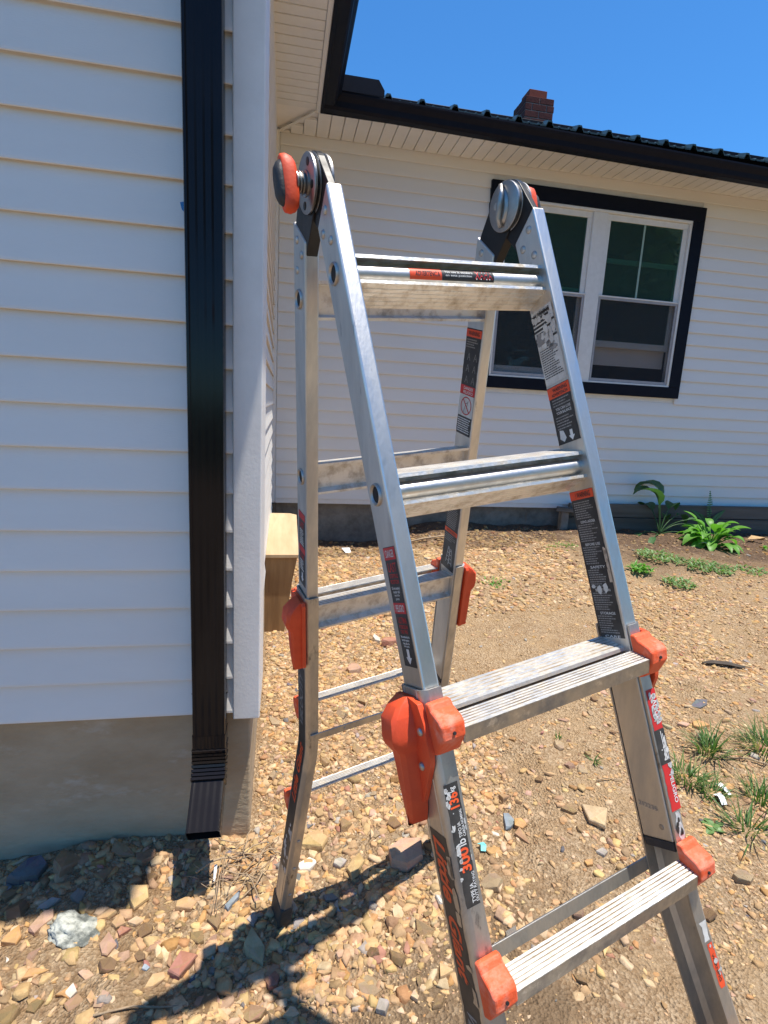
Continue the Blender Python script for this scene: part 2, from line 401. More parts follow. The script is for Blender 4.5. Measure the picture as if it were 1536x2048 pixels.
gx = axis(-1.4, 5.2, .022, 150.); gy = axis(.2, 4.95, .022, 150.)
XX, YY = np.meshgrid(gx, gy)
ZZ = ground_z(XX, YY)
nx, ny = len(gx), len(gy)
me = bpy.data.meshes.new('ground')
vv = np.stack([XX.ravel(), YY.ravel(), ZZ.ravel()], 1)
idx = np.arange(nx * ny).reshape(ny, nx)
q = np.stack([idx[:-1, :-1], idx[:-1, 1:], idx[1:, 1:], idx[1:, :-1]], -1).reshape(-1, 4)
me.vertices.add(len(vv)); me.vertices.foreach_set('co', vv.ravel())
me.loops.add(q.size); me.loops.foreach_set('vertex_index', q.ravel().astype(np.int32))
me.polygons.add(len(q)); me.polygons.foreach_set('loop_start', np.arange(0, q.size, 4, dtype=np.int32))
me.polygons.foreach_set('use_smooth', np.ones(len(q), bool))
me.update(calc_edges=True); me.validate()
me.materials.append(MATS['stony_soil'])
ground = bpy.data.objects.new('ground', me); COL.objects.link(ground); ground['kind'] = 'structure'

# ------------------------------------------------------------------ the house
YL, YB, E_ = 1.588, 4.890, .1143
house = thing('house', 'white lap sided house with black gutters, black downspout and twin window', 'house', (0, YB, -1.2))
def lap(name, p0, axis_, length, out, z_bot, h, parent=house, butt=.0200):
    """one lap board: bottom edge proud, slim top edge; p0 = left end on the wall plane"""
    p0 = np.asarray(p0, float); ax = np.asarray(axis_, float); o = np.asarray(out, float); up = A(0, 0, 1)
    pr = [(0, .011), (butt - .0045, .009), (butt - .0040, .0008), (butt - .002, -.0004), (butt, .0015), (butt, .008), (.0035, h + .010), (0, h + .012)]
    mb = MB()
    mb.loft([[p0 + ax * t + o * d + up * (z_bot + z - p0[2]) for d, z in pr] for t in (0, length)])
    return mb.build(name, 'white_siding', parent)
# wing (gable) wall facing the viewer, plane y = YL; courses up to the eave
zt = .87256
for i in range(16, -11, -1):
    zb = zt - E_ * i
    lap('siding_board', (-3.6, YL + .012, zb), (1, 0, 0), 3.6 - .137, (0, -1, 0), zb, E_)
# wing side wall facing +x
for i in range(16, -11, -1):
    zb = zt - E_ * i
    lap('siding_board', (-.104, YL + .05, zb), (0, 1, 0), YB - YL - .06, (1, 0, 0), zb, E_)
# back wall, boards broken by the window
WX0, WX1, WZ0, WZ1 = 1.712, 3.800, .210, 1.931
z0 = -.7618
for j in range(-1, 25):
    zb = z0 + E_ * j; h = E_
    if j == -1: zb = -.868; h = .106
    if WZ0 < zb + E_ * .5 < WZ1 or (zb < WZ1 and zb + E_ > WZ0):
        lap('siding_board', (-.06, YB + .012, zb), (1, 0, 0), WX0 + .06 + .02, (0, -1, 0), zb, h)
        lap('siding_board', (WX1 - .02, YB + .012, zb), (1, 0, 0), 3.4, (0, -1, 0), zb, h)
    else:
        lap('siding_board', (-.06, YB + .012, zb), (1, 0, 0), 7.26, (0, -1, 0), zb, h)
MB().box((-3.6, YL + .0125, -.96), (-.09, YL + .14, 2.07)).box((-.28, YL + .14, -.96), (-.1045, YB + .3, 2.07)).build('wall_sheathing', 'white_trim', house)
b = MB(); wy = YB + .0125
for lo, hi in (((-.0885, wy, -.9), (WX0 + .05, wy + .15, 2.07)), ((WX1 - .05, wy, -.9), (7.2, wy + .15, 2.07)),
               ((WX0 + .05, wy, -.9), (WX1 - .05, wy + .15, WZ0 + .05)), ((WX0 + .05, wy, WZ1 - .05), (WX1 - .05, wy + .15, 2.07))):
    b.box(lo, hi)
b.build('wall_sheathing', 'white_trim', house)
# corner posts
cp = MB()
cp.prism([(-.1385, YL - .010, -.978), (-.058, YL - .010, -.978), (-.058, YL + .28, -.978), (-.1035, YL + .28, -.978), (-.1035, YL + .0115, -.978), (-.1385, YL + .0115, -.978)], (0, 0, 3.048))
cp.build('corner_post', 'white_trim', house, bevel=.004)
MB().box((-.1035, YB - .045, -.9), (-.066, YB + .0115, 2.07)).build('inside_corner_post', 'white_trim', house, bevel=.003)
MB().box((-.06, YB - .004, -.908), (2.72, YB + .0115, -.869)).build('starter_trim', 'white_trim', house, bevel=.002)
# foundations
fd = MB(); fd.box((-3.6, YL + .028, -2.2), (-.088, YL + .30, -.962)); fd.box((-.30, YL + .30, -2.2), (-.0885, YB + .2, -.962))
fd.build('foundation', 'concrete', house, bevel=.006)
for k in range(17):
    for r in range(2):
        x0 = -.06 + k * .405 - (.2 if r else 0)
        MB().box((max(x0, -.08), YB + .045 + .004 * ((k * 7 + r * 3) % 3), -1.115 - .205 * r), (x0 + .397, YB + .24, -.915 - .205 * r)).build('foundation_block', 'old_block', house, bevel=.006)
MB().box((-.08, YB + .050, -1.6), (7.2, YB + .23, -.911)).build('block_mortar', 'old_block', house)
MB().box((2.74, 4.775, -.968), (7.2, 4.815, -.838)).build('skirt_plank', 'weathered_wood', house, bevel=.004)
MB().box((2.70, 4.765, -1.13), (7.2, 4.815, -.974)).build('skirt_plank', 'weathered_wood', house, bevel=.004)
# eaves: soffit boards each a piece
SZ = 2.070
def soffit_piece(lo, hi):
    x0, y0 = lo; x1, y1 = hi
    return MB().box((x0, y0, SZ), (x1, y1, SZ + .020)).build('soffit_board', 'white_soffit', house, bevel=.0025, seg=1)
yy_ = 1.155
while yy_ < 4.46:
    soffit_piece((-.095, yy_ + .0042), (.195, min(yy_ + .0875, 4.49) - .0042)); yy_ += .0875
xx_ = .205
x_ = -.085
while x_ < 6.6:
    lo = max(0, min(1, (x_ - -.085) / .29))
    ys = 4.505 if x_ > .15 else 4.87 - (x_ + .085) / .29 * .36 + .01
    soffit_piece((x_ + .0028, ys), (x_ + .0972, YB - .001)); x_ += .100
MB().box((-.10, 1.152, SZ + .021), (.25, 4.5, SZ + .036)).build('soffit_backing', 'white_trim', house)
MB().box((-.10, 4.45, SZ + .0225), (6.8, YB + .01, SZ + .045)).build('soffit_backing', 'white_trim', house)
MB().box((.1965, 1.13, SZ - .006), (.2260, 4.49, SZ + .014)).build('soffit_channel', 'white_soffit', house, bevel=.003)
MB().box((.1965, 4.4915, SZ - .006), (6.8, 4.5040, SZ + .014)).build('soffit_channel', 'white_soffit', house, bevel=.003)
# mitre strip at the inside corner of the soffit
MB().prism([(-.085, 4.87, SZ - .004), (-.06, 4.885, SZ - .004), (.205, 4.515, SZ - .004), (.185, 4.50, SZ - .004)], (0, 0, .0035)).build('soffit_mitre', 'white_soffit', house)
# fascia and gutters
MB().box((.2265, 1.13, SZ - .014), (.250, 4.478, SZ + .16)).build('fascia', 'black_trim', house, bevel=.003)
MB().box((.2265, 4.4785, SZ - .014), (6.8, 4.4905, SZ + .16)).build('fascia', 'black_trim', house, bevel=.003)
GPROF = [(0, .0), (.0, -.105), (.062, -.105), (.078, -.088), (.086, -.055), (.108, -.028), (.116, -.012), (.116, .0), (.109, .0), (.109, -.010), (.100, -.024),
         (.079, -.052), (.071, -.083), (.058, -.099), (.005, -.099), (.005, 0)]
def gutter(p0, p1, out, z0_, z1_):
    p0 = A(*p0, 0); p1 = A(*p1, 0); o = A(*out, 0); mb = MB()
    mb.loft([[p + o * d + A(0, 0, zz + h) for d, h in GPROF] for p, zz in ((p0, z0_), (p1, z1_))])
    return mb.build('gutter', 'black_trim', house)
gutter((.2505, 1.13), (.2505, 4.362), (1, 0), 2.175, 2.165)
gutter((.2505, 4.478), (6.8, 4.478), (0, -1), 2.166, 2.166 - .018 * 6.55)
# inside-corner splash guard
sg = MB()
sg.prism([(.3665, 4.352, 2.160), (.672, 4.352, 2.160), (.672, 4.352, 2.200), (.628, 4.352, 2.262), (.3665, 4.352, 2.262)], (0, .004, 0))
sg.prism([(.3665, 4.352, 2.160), (.3665, 4.05, 2.162), (.3665, 4.05, 2.20), (.3665, 4.09, 2.262), (.3665, 4.352, 2.262)], (-.004, 0, 0))
sg.build('splash_guard', 'black_trim', house)
# roofs
PT = math.tan(math.radians(19))
def rib_profile(x0, x1, pitch, start):
    pts = [(x0, 0.)]; x = start
    while x < x1 - .06:
        pts += [(x - .032, 0), (x - .013, .036), (x + .013, .036), (x + .032, 0)]
        for m in (.085, .165):
            pts += [(x + m - .010, 0), (x + m, .007), (x + m + .010, 0)]
        x += pitch
    pts.append((x1, 0.)); return pts
pr = rib_profile(.25, 7.2, .2515, .7085)
rb = MB()
def roof_pt(x, h, y): return (x, y, 2.163 - .004 * max(0, x - .6) + h + (y - 4.385) * PT + .006)
top = [roof_pt(x, h, 4.385) for x, h in pr]; rid = [roof_pt(x, h, 8.2) for x, h in pr]
rb.loft([top, rid], closed=False, cap=False)
rb.loft([[(x, y, z - .012) for x, y, z in top], top], closed=False, cap=False)
rb.loft([rid, [(x, 12.2, z - .9) for x, y, z in rid]], closed=False, cap=False)
rb.build('roof_panel', 'roof_metal', house, fix=False)
rw = MB()
def wing_pt(x, h, y): return (x, y, 2.165 + h + (.335 - x) * PT)
prw = rib_profile(1.07, 8.2, .2515, 1.39)
e0 = [wing_pt(.335, h, y) for y, h in prw]; e1 = [wing_pt(-3.2, h, y) for y, h in prw]
rw.loft([e0, e1], closed=False, cap=False); rw.loft([[(x, y, z - .012) for x, y, z in e0], e0], closed=False, cap=False)
rw.build('roof_panel', 'roof_metal', house, fix=False)
# rake board at the gable front
MB().prism([(.25, 1.13, 2.06), (.25, 1.13, 2.19), (-3.2, 1.13, 2.19 + 3.45 * PT), (-3.2, 1.13, 2.03 + 3.45 * PT)], (0, .02, 0)).build('rake_board', 'black_trim', house)
MB().prism([(.24, 1.1505, 2.082), (-3.2, 1.1505, 2.082 + 3.3 * PT), (-3.2, YL, 2.082 + 3.3 * PT), (.24, YL, 2.082)], (0, 0, .01)).build('rake_soffit', 'white_soffit', house)
MB().prism([(-.09, YL + .02, 2.07), (-3.6, YL + .02, 2.07), (-3.2, YL + .02, 2.05 + 3.3 * PT), (-.09, YL + .02, 2.12)], (0, .1, 0)).build('gable_wall', 'white_siding', house)

# window: black casing, white frame, two sash bays
win = MB(); yc = YB - .030
for lo, hi in (((WX0, yc, WZ1 - .120), (WX1, yc + .045, WZ1)), ((WX0, yc, WZ0), (WX1, yc + .045, WZ0 + .102)),
               ((WX0, yc, WZ0 + .1025), (WX0 + .117, yc + .045, WZ1 - .1205)), ((WX1 - .117, yc, WZ0 + .1025), (WX1, yc + .045, WZ1 - .1205))):
    win.box(lo, hi)
window = win.build('window', 'black_trim', house, bevel=.003)
fr = MB(); yf = YB - .022
FX0, FX1, FZ0, FZ1 = WX0 + .1175, WX1 - .1175, WZ0 + .1025, WZ1 - .1205
MX0, MX1 = 2.690, 2.830
for lo, hi in (((FX0, yf, FZ1 - .022), (FX1, yf + .09, FZ1)), ((FX0, yf, FZ0), (FX1, yf + .09, FZ0 + .016)), ((FX0, yf, FZ0 + .0165), (FX0 + .022, yf + .09, FZ1 - .0225)),
               ((FX1 - .022, yf, FZ0 + .0165), (FX1, yf + .09, FZ1 - .0225)), ((MX0, yf + .006, FZ0 + .0165), (MX1, yf + .09, FZ1 - .0225))):
    fr.box(lo, hi)
fr.build('frame', 'window_vinyl', window, bevel=.003)
for (bx0, bx1) in ((FX0 + .0225, MX0 - .0005), (MX1 + .0005, FX1 - .0225)):
    rightbay = bx0 > 2.5
    zt_, zb_, zm = FZ1 - .023, FZ0 + .017, 1.085
    st = .044
    up = MB(); y0, y1 = YB + .004, YB + .034          # outer (upper) sash
    for lo, hi in (((bx0, y0, zt_ - .05), (bx1, y1, zt_)), ((bx0, y0, zm), (bx1, y1, zm + .014)), ((bx0, y0, zm + .0145), (bx0 + st, y1, zt_ - .0505)), ((bx1 - st, y0, zm + .0145), (bx1, y1, zt_ - .0505))):
        up.box(lo, hi)
    up.build('upper_sash', 'window_vinyl', window, bevel=.003)
    MB().box((bx0 + st + .0005, y0 + .010, zm + .015), (bx1 - st - .0005, y0 + .014, zt_ - .051)).build('pane', 'window_glass', window)
    if rightbay:
        MB().box((3.213, y0 + .004, zm + .016), (3.231, y0 + .0098, zt_ - .052)).build('muntin', 'glass_dimmed_vinyl', window, bevel=.002)
    # inner (lower) sash, pushed up: a hand's width on the left, half way on the right
    rise = .318 if rightbay else .03
    h_ = zm - zb_ + .03
    lz0, lz1 = zb_ + rise, zb_ + rise + h_
    lo_ = MB(); y2, y3 = YB + .040, YB + .068
    for lo, hi in (((bx0 + .003, y2, lz1 - .042), (bx1 - .003, y3, lz1)), ((bx0 + .003, y2, lz0), (bx1 - .003, y3, lz0 + .058)), ((bx0 + .003, y2, lz0 + .0585), (bx0 + .042, y3, lz1 - .0425)), ((bx1 - .042, y2, lz0 + .0585), (bx1 - .003, y3, lz1 - .0425))):
        lo_.box(lo, hi)
    lo_.build('lower_sash', 'window_vinyl', window, bevel=.003)
    MB().box((bx0 + .0425, y2 + .010, lz0 + .059), (bx1 - .0425, y2 + .014, lz1 - .043)).build('pane', 'window_glass', window)
    # half screen in its grey frame over the lower half
    sc = MB(); ya, yb_ = YB - .012, YB + .0015
    sx0, sx1, sz0, sz1 = bx0 + .004, bx1 - .004, zb_ + .001, zm - .002
    for lo, hi in (((sx0, ya, sz1 - .022), (sx1, yb_, sz1)), ((sx0, ya, sz0), (sx1, yb_, sz0 + .026)), ((sx0, ya, sz0 + .0265), (sx0 + .020, yb_, sz1 - .0225)), ((sx1 - .020, ya, sz0 + .0265), (sx1, yb_, sz1 - .0225))):
        sc.box(lo, hi)
    sc.build('screen_frame', 'grey_screen_frame', window, bevel=.002)
    MB().box((sx0 + .0205, ya + .006, sz0 + .027), (sx1 - .0205, ya + .0066, sz1 - .023)).build('insect_screen', 'insect_screen', window)
    MB().box((bx0 - .01, YB - .016, zm - .001), (bx1 + .01, YB + .003, zm + .011)).build('meeting_rail', 'window_vinyl', window, bevel=.002)
# the room behind the glass
rm = MB()
rm.box((1.2, 7.4, -.8), (4.6, 7.45, 2.2)); rm.box((1.15, YB + .165, -.8), (1.2, 7.4, 2.2)); rm.box((4.6, YB + .165, -.8), (4.65, 7.4, 2.2))
rm.box((1.2, YB + .165, -.85), (4.6, 7.4, -.8)); rm.box((1.2, YB + .165, 2.2), (4.6, 7.4, 2.25))
rm.build('room', 'room_dark', house)
MB().box((2.84, 4.985, .487), (3.66, 5.0, .72)).build('lit_wall_stand_in', 'room_wall', house)  # added pale panel near the sash, standing in for a lit room wall

# chimney: bricks one by one
CHX0, CHX1, CHY0, CHY1 = 2.600, 2.946, 6.50, 6.846
chim = MB().box((CHX0 + .006, CHY0 + .006, 2.4), (CHX1 - .006, CHY1 - .006, 3.462)).build('chimney', 'mortar', house)
bl, bh, bt, gap = .164, .062, .09, .010
for c in range(9):
    zb = 3.468 - (c + 1) * .072 + .010
    off = (c % 2) * .087
    def spans(a, b_):
        x = a - off
        while x < b_ - .02:
            s0, s1 = max(x, a), min(x + bl, b_)
            if s1 - s0 > .025: yield s0, s1
            x += bl + gap
    for s0, s1 in spans(CHX0, CHX1):
        MB().box((s0, CHY0, zb), (s1, CHY0 + .05, zb + bh)).build('brick', 'brick_red', chim, bevel=.003, seg=1)
    for s0, s1 in spans(CHY0 + .051, CHY1):
        MB().box((CHX0, s0, zb), (CHX0 + .05, s1, zb + bh)).build('brick', 'brick_red', chim, bevel=.003, seg=1)
        MB().box((CHX1 - .05, s0, zb), (CHX1, s1, zb + bh)).build('brick', 'brick_red', chim, bevel=.003, seg=1)
fl = MB()
for lo, hi in (((2.66, 6.565, 3.46), (2.875, 6.585, 3.572)), ((2.66, 6.76, 3.46), (2.875, 6.78, 3.572)), ((2.66, 6.5855, 3.46), (2.68, 6.7595, 3.572)), ((2.855, 6.5855, 3.46), (2.875, 6.7595, 3.572))):
    fl.box(lo, hi)
fl.build('flue', 'flue_clay', chim, bevel=.003)
MB().box((2.645, 6.55, 3.4625), (2.89, 6.80, 3.472)).build('mortar_cap', 'label_white', chim, bevel=.003)

# downspout with a corrugated face and a crimped elbow
DX0, DX1 = -.2475, -.1545
def spout_section(w=1.0, fl_=1.0, dw=1.0):
    """closed outline in (x, out) with flutes in the front face; out grows towards the viewer"""
    hw = (DX1 - DX0) / 2 * w; d = .066 * dw; pts = []
    nfl = 4; xs = np.linspace(-hw + .008, hw - .008, nfl * 4 + 1)
    front = [(x, d - fl_ * .0020 * (1 if (k % 4) in (1, 2) else 0)) for k, x in enumerate(xs)]
    pts += [(-hw, .004), (-hw, d - .006), (-hw + .002, d - .001)] + front + [(hw - .002, d - .001), (hw, d - .006), (hw, .004), (hw - .004, 0), (-hw + .004, 0)]
    return pts
dcx = (DX0 + DX1) / 2
def spout_ring(y, z, ang, w=1.0, fl_=1.0, skewx=0.):
    """section centred on the back wall line y, tilted by ang about x"""
    ca, sa = math.cos(ang), math.sin(ang)
    return [(dcx + skewx + x, y - o * ca, z + o * sa) for x, o in spout_section(w, fl_, 1 + (w - 1) * 1.3)]
yb = YL - .012
mb = MB(); mb.loft([spout_ring(yb, z, 0) for z in (2.07, 1.4, .6, -.2, -.9, -1.075)])
spout = mb.build('downspout', 'downspout_black', house); smooth_by_angle(spout, 25)
el = MB(); rings = []
# bell over the pipe, then crimps turning outward, then the straight outlet
rings += [spout_ring(yb + .001, -.985, 0, 1.03, 1), spout_ring(yb + .001, -1.030, 0, 1.03, 1)]
cy_, cz_, ang = yb, -1.033, 0.
Ncr = 8
for k in range(Ncr):
    ang0 = ang; ang = math.radians(56) * (k + 1) / Ncr
    for (w, dl) in ((1.07, .003), (1.06, .012), (.965, .005), (.965, .011)):
        cz_ -= dl * math.cos(ang0) * .62; cy_ -= dl * math.sin(ang0) * .62
        rings.append(spout_ring(cy_, cz_, (ang0 + ang) / 2, w, .2))
for t in (.0, .04, .09, .132):
    rings.append(spout_ring(cy_ - t * math.sin(ang), cz_ - t * math.cos(ang), ang, 1.0, .35))
el.loft(rings, cap=False)
end = rings[-1]; inn = [tuple(np.array(p) * .96 + np.mean(end, 0) * .04) for p in end]
back = [tuple(np.array(p) + A(0, .12 * math.sin(ang), .12 * math.cos(ang))) for p in inn]
el.loft([end, inn, back], cap=False); el.add(back, [tuple(range(len(back)))])
elo = el.build('elbow', 'downspout_black', spout, fix=False); smooth_by_angle(elo, 16)
for sx in (-1, 1):
    MB().lathe((dcx + sx * .0465, yb - .033, -.865), (sx, 0, 0), [(0, .004), (.003, .004), (.005, .002)], 8).build('screw', 'hinge_black', spout)

# blue painter's tape behind the downspout
tape = MB(); tape.prism([(-.268, YL - .0015, .478), (-.2485, YL - .004, .482), (-.2485, YL - .004, .405), (-.256, YL - .0015, .425)], (0, -.0006, 0))
o = tape.build('painters_tape', 'blue_tape', origin=(-.258, YL, .44)); tag(o, 'strip of blue painter\'s tape sticking out from behind the black downspout', 'tape')

# ------------------------------------------------------------------ the folding ladder
H = A(.20765, .91523, .29601); yaw, tilt, aF, aB = .27756, .10462, .34509, .21325
W, T, D, S1, CO = .37171, .02322, .05657, .13054, .04495
hw = W / 2
U_ = A(math.cos(yaw) * math.cos(tilt), math.sin(yaw) * math.cos(tilt), math.sin(tilt))
V_ = A(-math.sin(yaw), math.cos(yaw), 0); W_ = np.cross(U_, V_)
LEG = {'F': (-math.sin(aF) * V_ - math.cos(aF) * W_, -math.cos(aF) * V_ + math.sin(aF) * W_, aF),
       'B': (math.sin(aB) * V_ - math.cos(aB) * W_, math.cos(aB) * V_ + math.sin(aB) * W_, aB)}
def P(side, s, u, n):
    d, nn, _ = LEG[side]; return H + d * s + U_ * u + nn * (CO + n)
def HP(u, v, w): return H + U_ * u + V_ * v + W_ * w
SEND = 1.690
def flare(s):
    """sideways splay of the outer rails below their bend"""
    t = s - 1.075
    if t <= 0: return 0.
    return .135 * (t * t / (2 * .06) if t < .06 else t - .03)
base = (.40, .86, -1.36)
ladder = thing('folding_ladder', 'scuffed aluminium multi-position ladder standing open as an A with orange red clips', 'ladder', base)
def wallow(s): return S1 + .3048 * s
# inner rails
for sd in 'FB':
    for sg in (-1, 1):
        poly = [(D / 2, .018), (D / 2, 1.004), (-D / 2, 1.014), (-D / 2, .047)]
        mb = MB().prism([P(sd, s, sg * hw, n) for n, s in poly], -sg * U_ * T)
        mb.build('inner_rail', 'aluminium', ladder, bevel=.0028)
        MB().prism([P(sd, s, sg * (hw - .001), n) for n, s in [(D / 2 - .001, 1.005), (D / 2 - .001, 1.018), (-D / 2 + .001, 1.028), (-D / 2 + .001, 1.015)]], -sg * U_ * (T - .002)).build('rail_end_cap', 'grip_rubber', ladder, bevel=.001)
# outer rails: channels that wrap the inner rails and splay out at the foot
def chan(sg):
    o, th, ho = .0055, .0032, D / 2 + .0050
    x = lambda e: sg * (hw + e)
    lip = -T + .001
    pts = [(lip, ho), (o - .009, ho), (o - .006, ho - .0018), (o - .0015, ho - .006), (o, ho - .009), (o, ho - .014), (o - .0012, ho - .0155), (o, ho - .017)]
    pts += [(a, -b_) for a, b_ in pts[::-1]]
    inner = [(lip, ho - th), (o - .010, ho - th), (o - th, ho - .010)]
    pts += [(a, -b_) for a, b_ in inner] + inner[::-1]
    return [(x(a), n) for a, n in pts]
for sd in 'FB':
    for sg in (-1, 1):
        st = [.686, .85, 1.06] + [1.075 + .0125 * k for k in range(1, 7)] + [1.3, 1.5, SEND]
        rings = [[P(sd, s, u + sg * flare(s), n) for u, n in chan(sg)] for s in st]
        o = MB().loft(rings).build('outer_rail', 'dull_aluminium', ladder); smooth_by_angle(o, 28)
        # rubber foot
        fx = flare(SEND)
        fp = [[P(sd, s, sg * (hw + .0075 + fx + .135 * (s - SEND)) - sg * e, n) for e, n in ((0, nn_), (0, -nn_), (T + .012, -nn_), (T + .012, nn_))] for s, nn_ in ((SEND - .035, D / 2 + .0070), (SEND + .030, D / 2 + .0085), (SEND + .044, D / 2 + .002))]
        MB().loft(fp).build('foot', 'foot_rubber', ladder, bevel=.004)
        for s in (1.40, 1.50, 1.60):
            for nn_ in (0,):
                MB().lathe(P(sd, s, sg * (hw - T * .5 + flare(s)), -D / 2 - .0055), -LEG[sd][1], [(0, .0055), (.001, .005), (.0016, .002)], 10).build('rivet', 'rivet_steel', ladder, smooth=True)
def ridge_profile(k, L, r):
    """(distance, height, groove starts here) along a ridged tread"""
    out = []; p = L / k
    for i in range(k):
        x = i * p
        out += [(x, r, 0), (x + p * .62, r, 1), (x + p * .70, 0, 1), (x + p * .92, 0, 1)]
    out[-3] = (L - p * .38, r, 0); out = out[:-2] + [(L, r, 0)]
    return out
# rungs of the inner section
def rung(sd, s0):
    t = math.tan(LEG[sd][2]) * .82 + .04
    nf, nb, hf, th = .0165, -.026, .0195, .0038
    dn = nf - nb
    mb = MB(); ue = hw - T + .001
    # ridged treads: upper and lower plates, flaring apart towards the back
    k = 6
    for sg in (-1, 1):
        out, inn, mids = [], [], []
        for f, r, g in ridge_profile(k, 1., .0013 if sg < 0 else .0007):
            n = nb + dn * f; s = hf + dn * (1 - f) * t
            out.append((n, s0 + sg * (s + r))); inn.append((n, s0 + sg * (s - th))); mids.append(1 if g else 0)
        poly = out + [inn[-1], inn[0]]; mids = (mids[:-1] if sg < 0 else [0] * (len(mids) - 1)) + [0] * 3
        mb.prism_m([P(sd, s, -ue, n) for n, s in poly], U_ * 2 * ue, mids)
    hbk = hf + dn * t * .62
    mb.prism([P(sd, s, -ue, n) for n, s in ((-.0125, s0 - hbk + .003), (-.0095, s0 - hbk + .003), (-.0095, s0 + hbk - .003), (-.0125, s0 + hbk - .003))], U_ * 2 * ue)
    o = mb.build('rung', ['tread_aluminium', 'groove_dirt_shade'], ladder)
    c = P(sd, s0, -ue, .001)
    tb = MB().lathe(c, U_, [(0, .0122), (2 * ue, .0122)], 28).build('rung_tube', 'aluminium', o); smooth_by_angle(tb, 40)
    for sg in (-1, 1):   # swaged tube ends in the outer webs
        cc = P(sd, s0, sg * hw, .0)
        g = MB().lathe(cc, U_ * sg, [(-.004, .0100), (.0004, .0112), (.0030, .0124), (.0036, .0138), (.0024, .0152), (0, .0156), (-.003, .0150)], 28)
        gg = g.build('rung_ferrule', 'rivet_steel', o); smooth_by_angle(gg, 60)
        MB().lathe(cc, U_ * sg, [(-.002, .0109), (.0006, .0109)], 24).build('bore_shade', 'hole_shade', o)  # dark disc painted in for the unlit tube opening
    return o
for sd in 'FB':
    for k in (0, 1, 2):
        rung(sd, wallow(k))
# treads of the outer section, seated on the outer flanges, with orange red end clips
def tread(sd, s0):
    ca, sa = math.cos(LEG[sd][2]), math.sin(LEG[sd][2])
    ue = hw - T - .0035 + flare(s0 + .02)
    k = 6; L_ = .0300; n0, sA = .0335, s0 - .0085
    topp, mids = [], []
    for f, r, g in ridge_profile(k, L_, .0017):
        topp.append((n0 + ca * f + sa * r, sA + sa * f - ca * r)); mids.append(1 if g else 0)
    dn = (-sa * .0205, ca * .0205)
    bot = [(topp[-1][0] + dn[0], topp[-1][1] + dn[1]), (topp[-1][0] + dn[0] - .0022 * ca, topp[-1][1] + dn[1] - .0022 * sa), (topp[-1][0] + sa * -.003 - .003 * ca, topp[-1][1] + .003 * ca - .001),
           (topp[0][0] - sa * .003, topp[0][1] + ca * .003)]
    poly = topp + bot
    mids = mids[:-1] + [0] * (len(poly) - len(mids) + 1)
    o = MB().prism_m([P(sd, s, -ue, n) for n, s in poly], U_ * 2 * ue, mids).build('tread', ['tread_aluminium', 'groove_dirt_shade'], ladder)
    f1 = topp[-1]; nn_ = .0007
    fs_ = [(f1[0] + nn_, f1[1] + nn_ * .3), (f1[0] + dn[0] + nn_, f1[1] + dn[1] + .0006), (f1[0] + dn[0] - .001, f1[1] + dn[1] + .0006), (f1[0] - .001, f1[1] + .0008)]
    MB().prism([P(sd, s, -ue + .001, n) for n, s in fs_], U_ * 2 * (ue - .001)).build('tread_front_shade', 'shaded_aluminium', o)  # added strip in darker metal; the front face's shading is put into its colour
    for sg in (-1, 1):
        f0 = s0 - .033
        pl = [(.0342, f0), (.0435, f0), (.0480, f0 + .008), (.0715, f0 + .017), (.0765, f0 + .024), (.0735, f0 + .040), (.0560, f0 + .050), (.0460, f0 + .060), (.0342, f0 + .064)]
        pl = [(n - .0005 - (.008 if n > .06 else 0), s) for n, s in pl]
        u0 = hw + .0062 + flare(s0); u1 = ue - .0005
        c = MB().prism([P(sd, s, sg * u0, n) for n, s in pl], -sg * U_ * (u0 - u1)).build('tread_clip', 'worn_red_plastic', o, bevel=.0035, seg=3)
        MB().lathe(P(sd, s0 + .001, sg * (u0 + u1) / 2, .0665), LEG[sd][1], [(-.004, .0022), (.0015, .0022)], 8).build('clip_hole_shade', 'hole_shade', o)  # dark peg standing in for the shade of a screw hole
    return o
for sd in 'FB':
    for s0 in (.732, 1.033, 1.335):
        tread(sd, s0)
    # flat brace strap behind the fourth tread
    ub = hw - .002
    br = MB().prism([P(sd, s, -ub, n) for n, s in ((-.0338, 1.050), (-.0372, 1.050), (-.0372, 1.069), (-.0338, 1.069))], U_ * 2 * ub)
    bo = br.build('brace', 'dull_aluminium', ladder, bevel=.0008)
    for uu in (-.10, .02, .12):
        MB().lathe(P(sd, 1.06, uu, -.0373), -LEG[sd][1], [(0, .0032), (.001, .003), (.0014, .001)], 8).build('rivet', 'rivet_steel', bo)
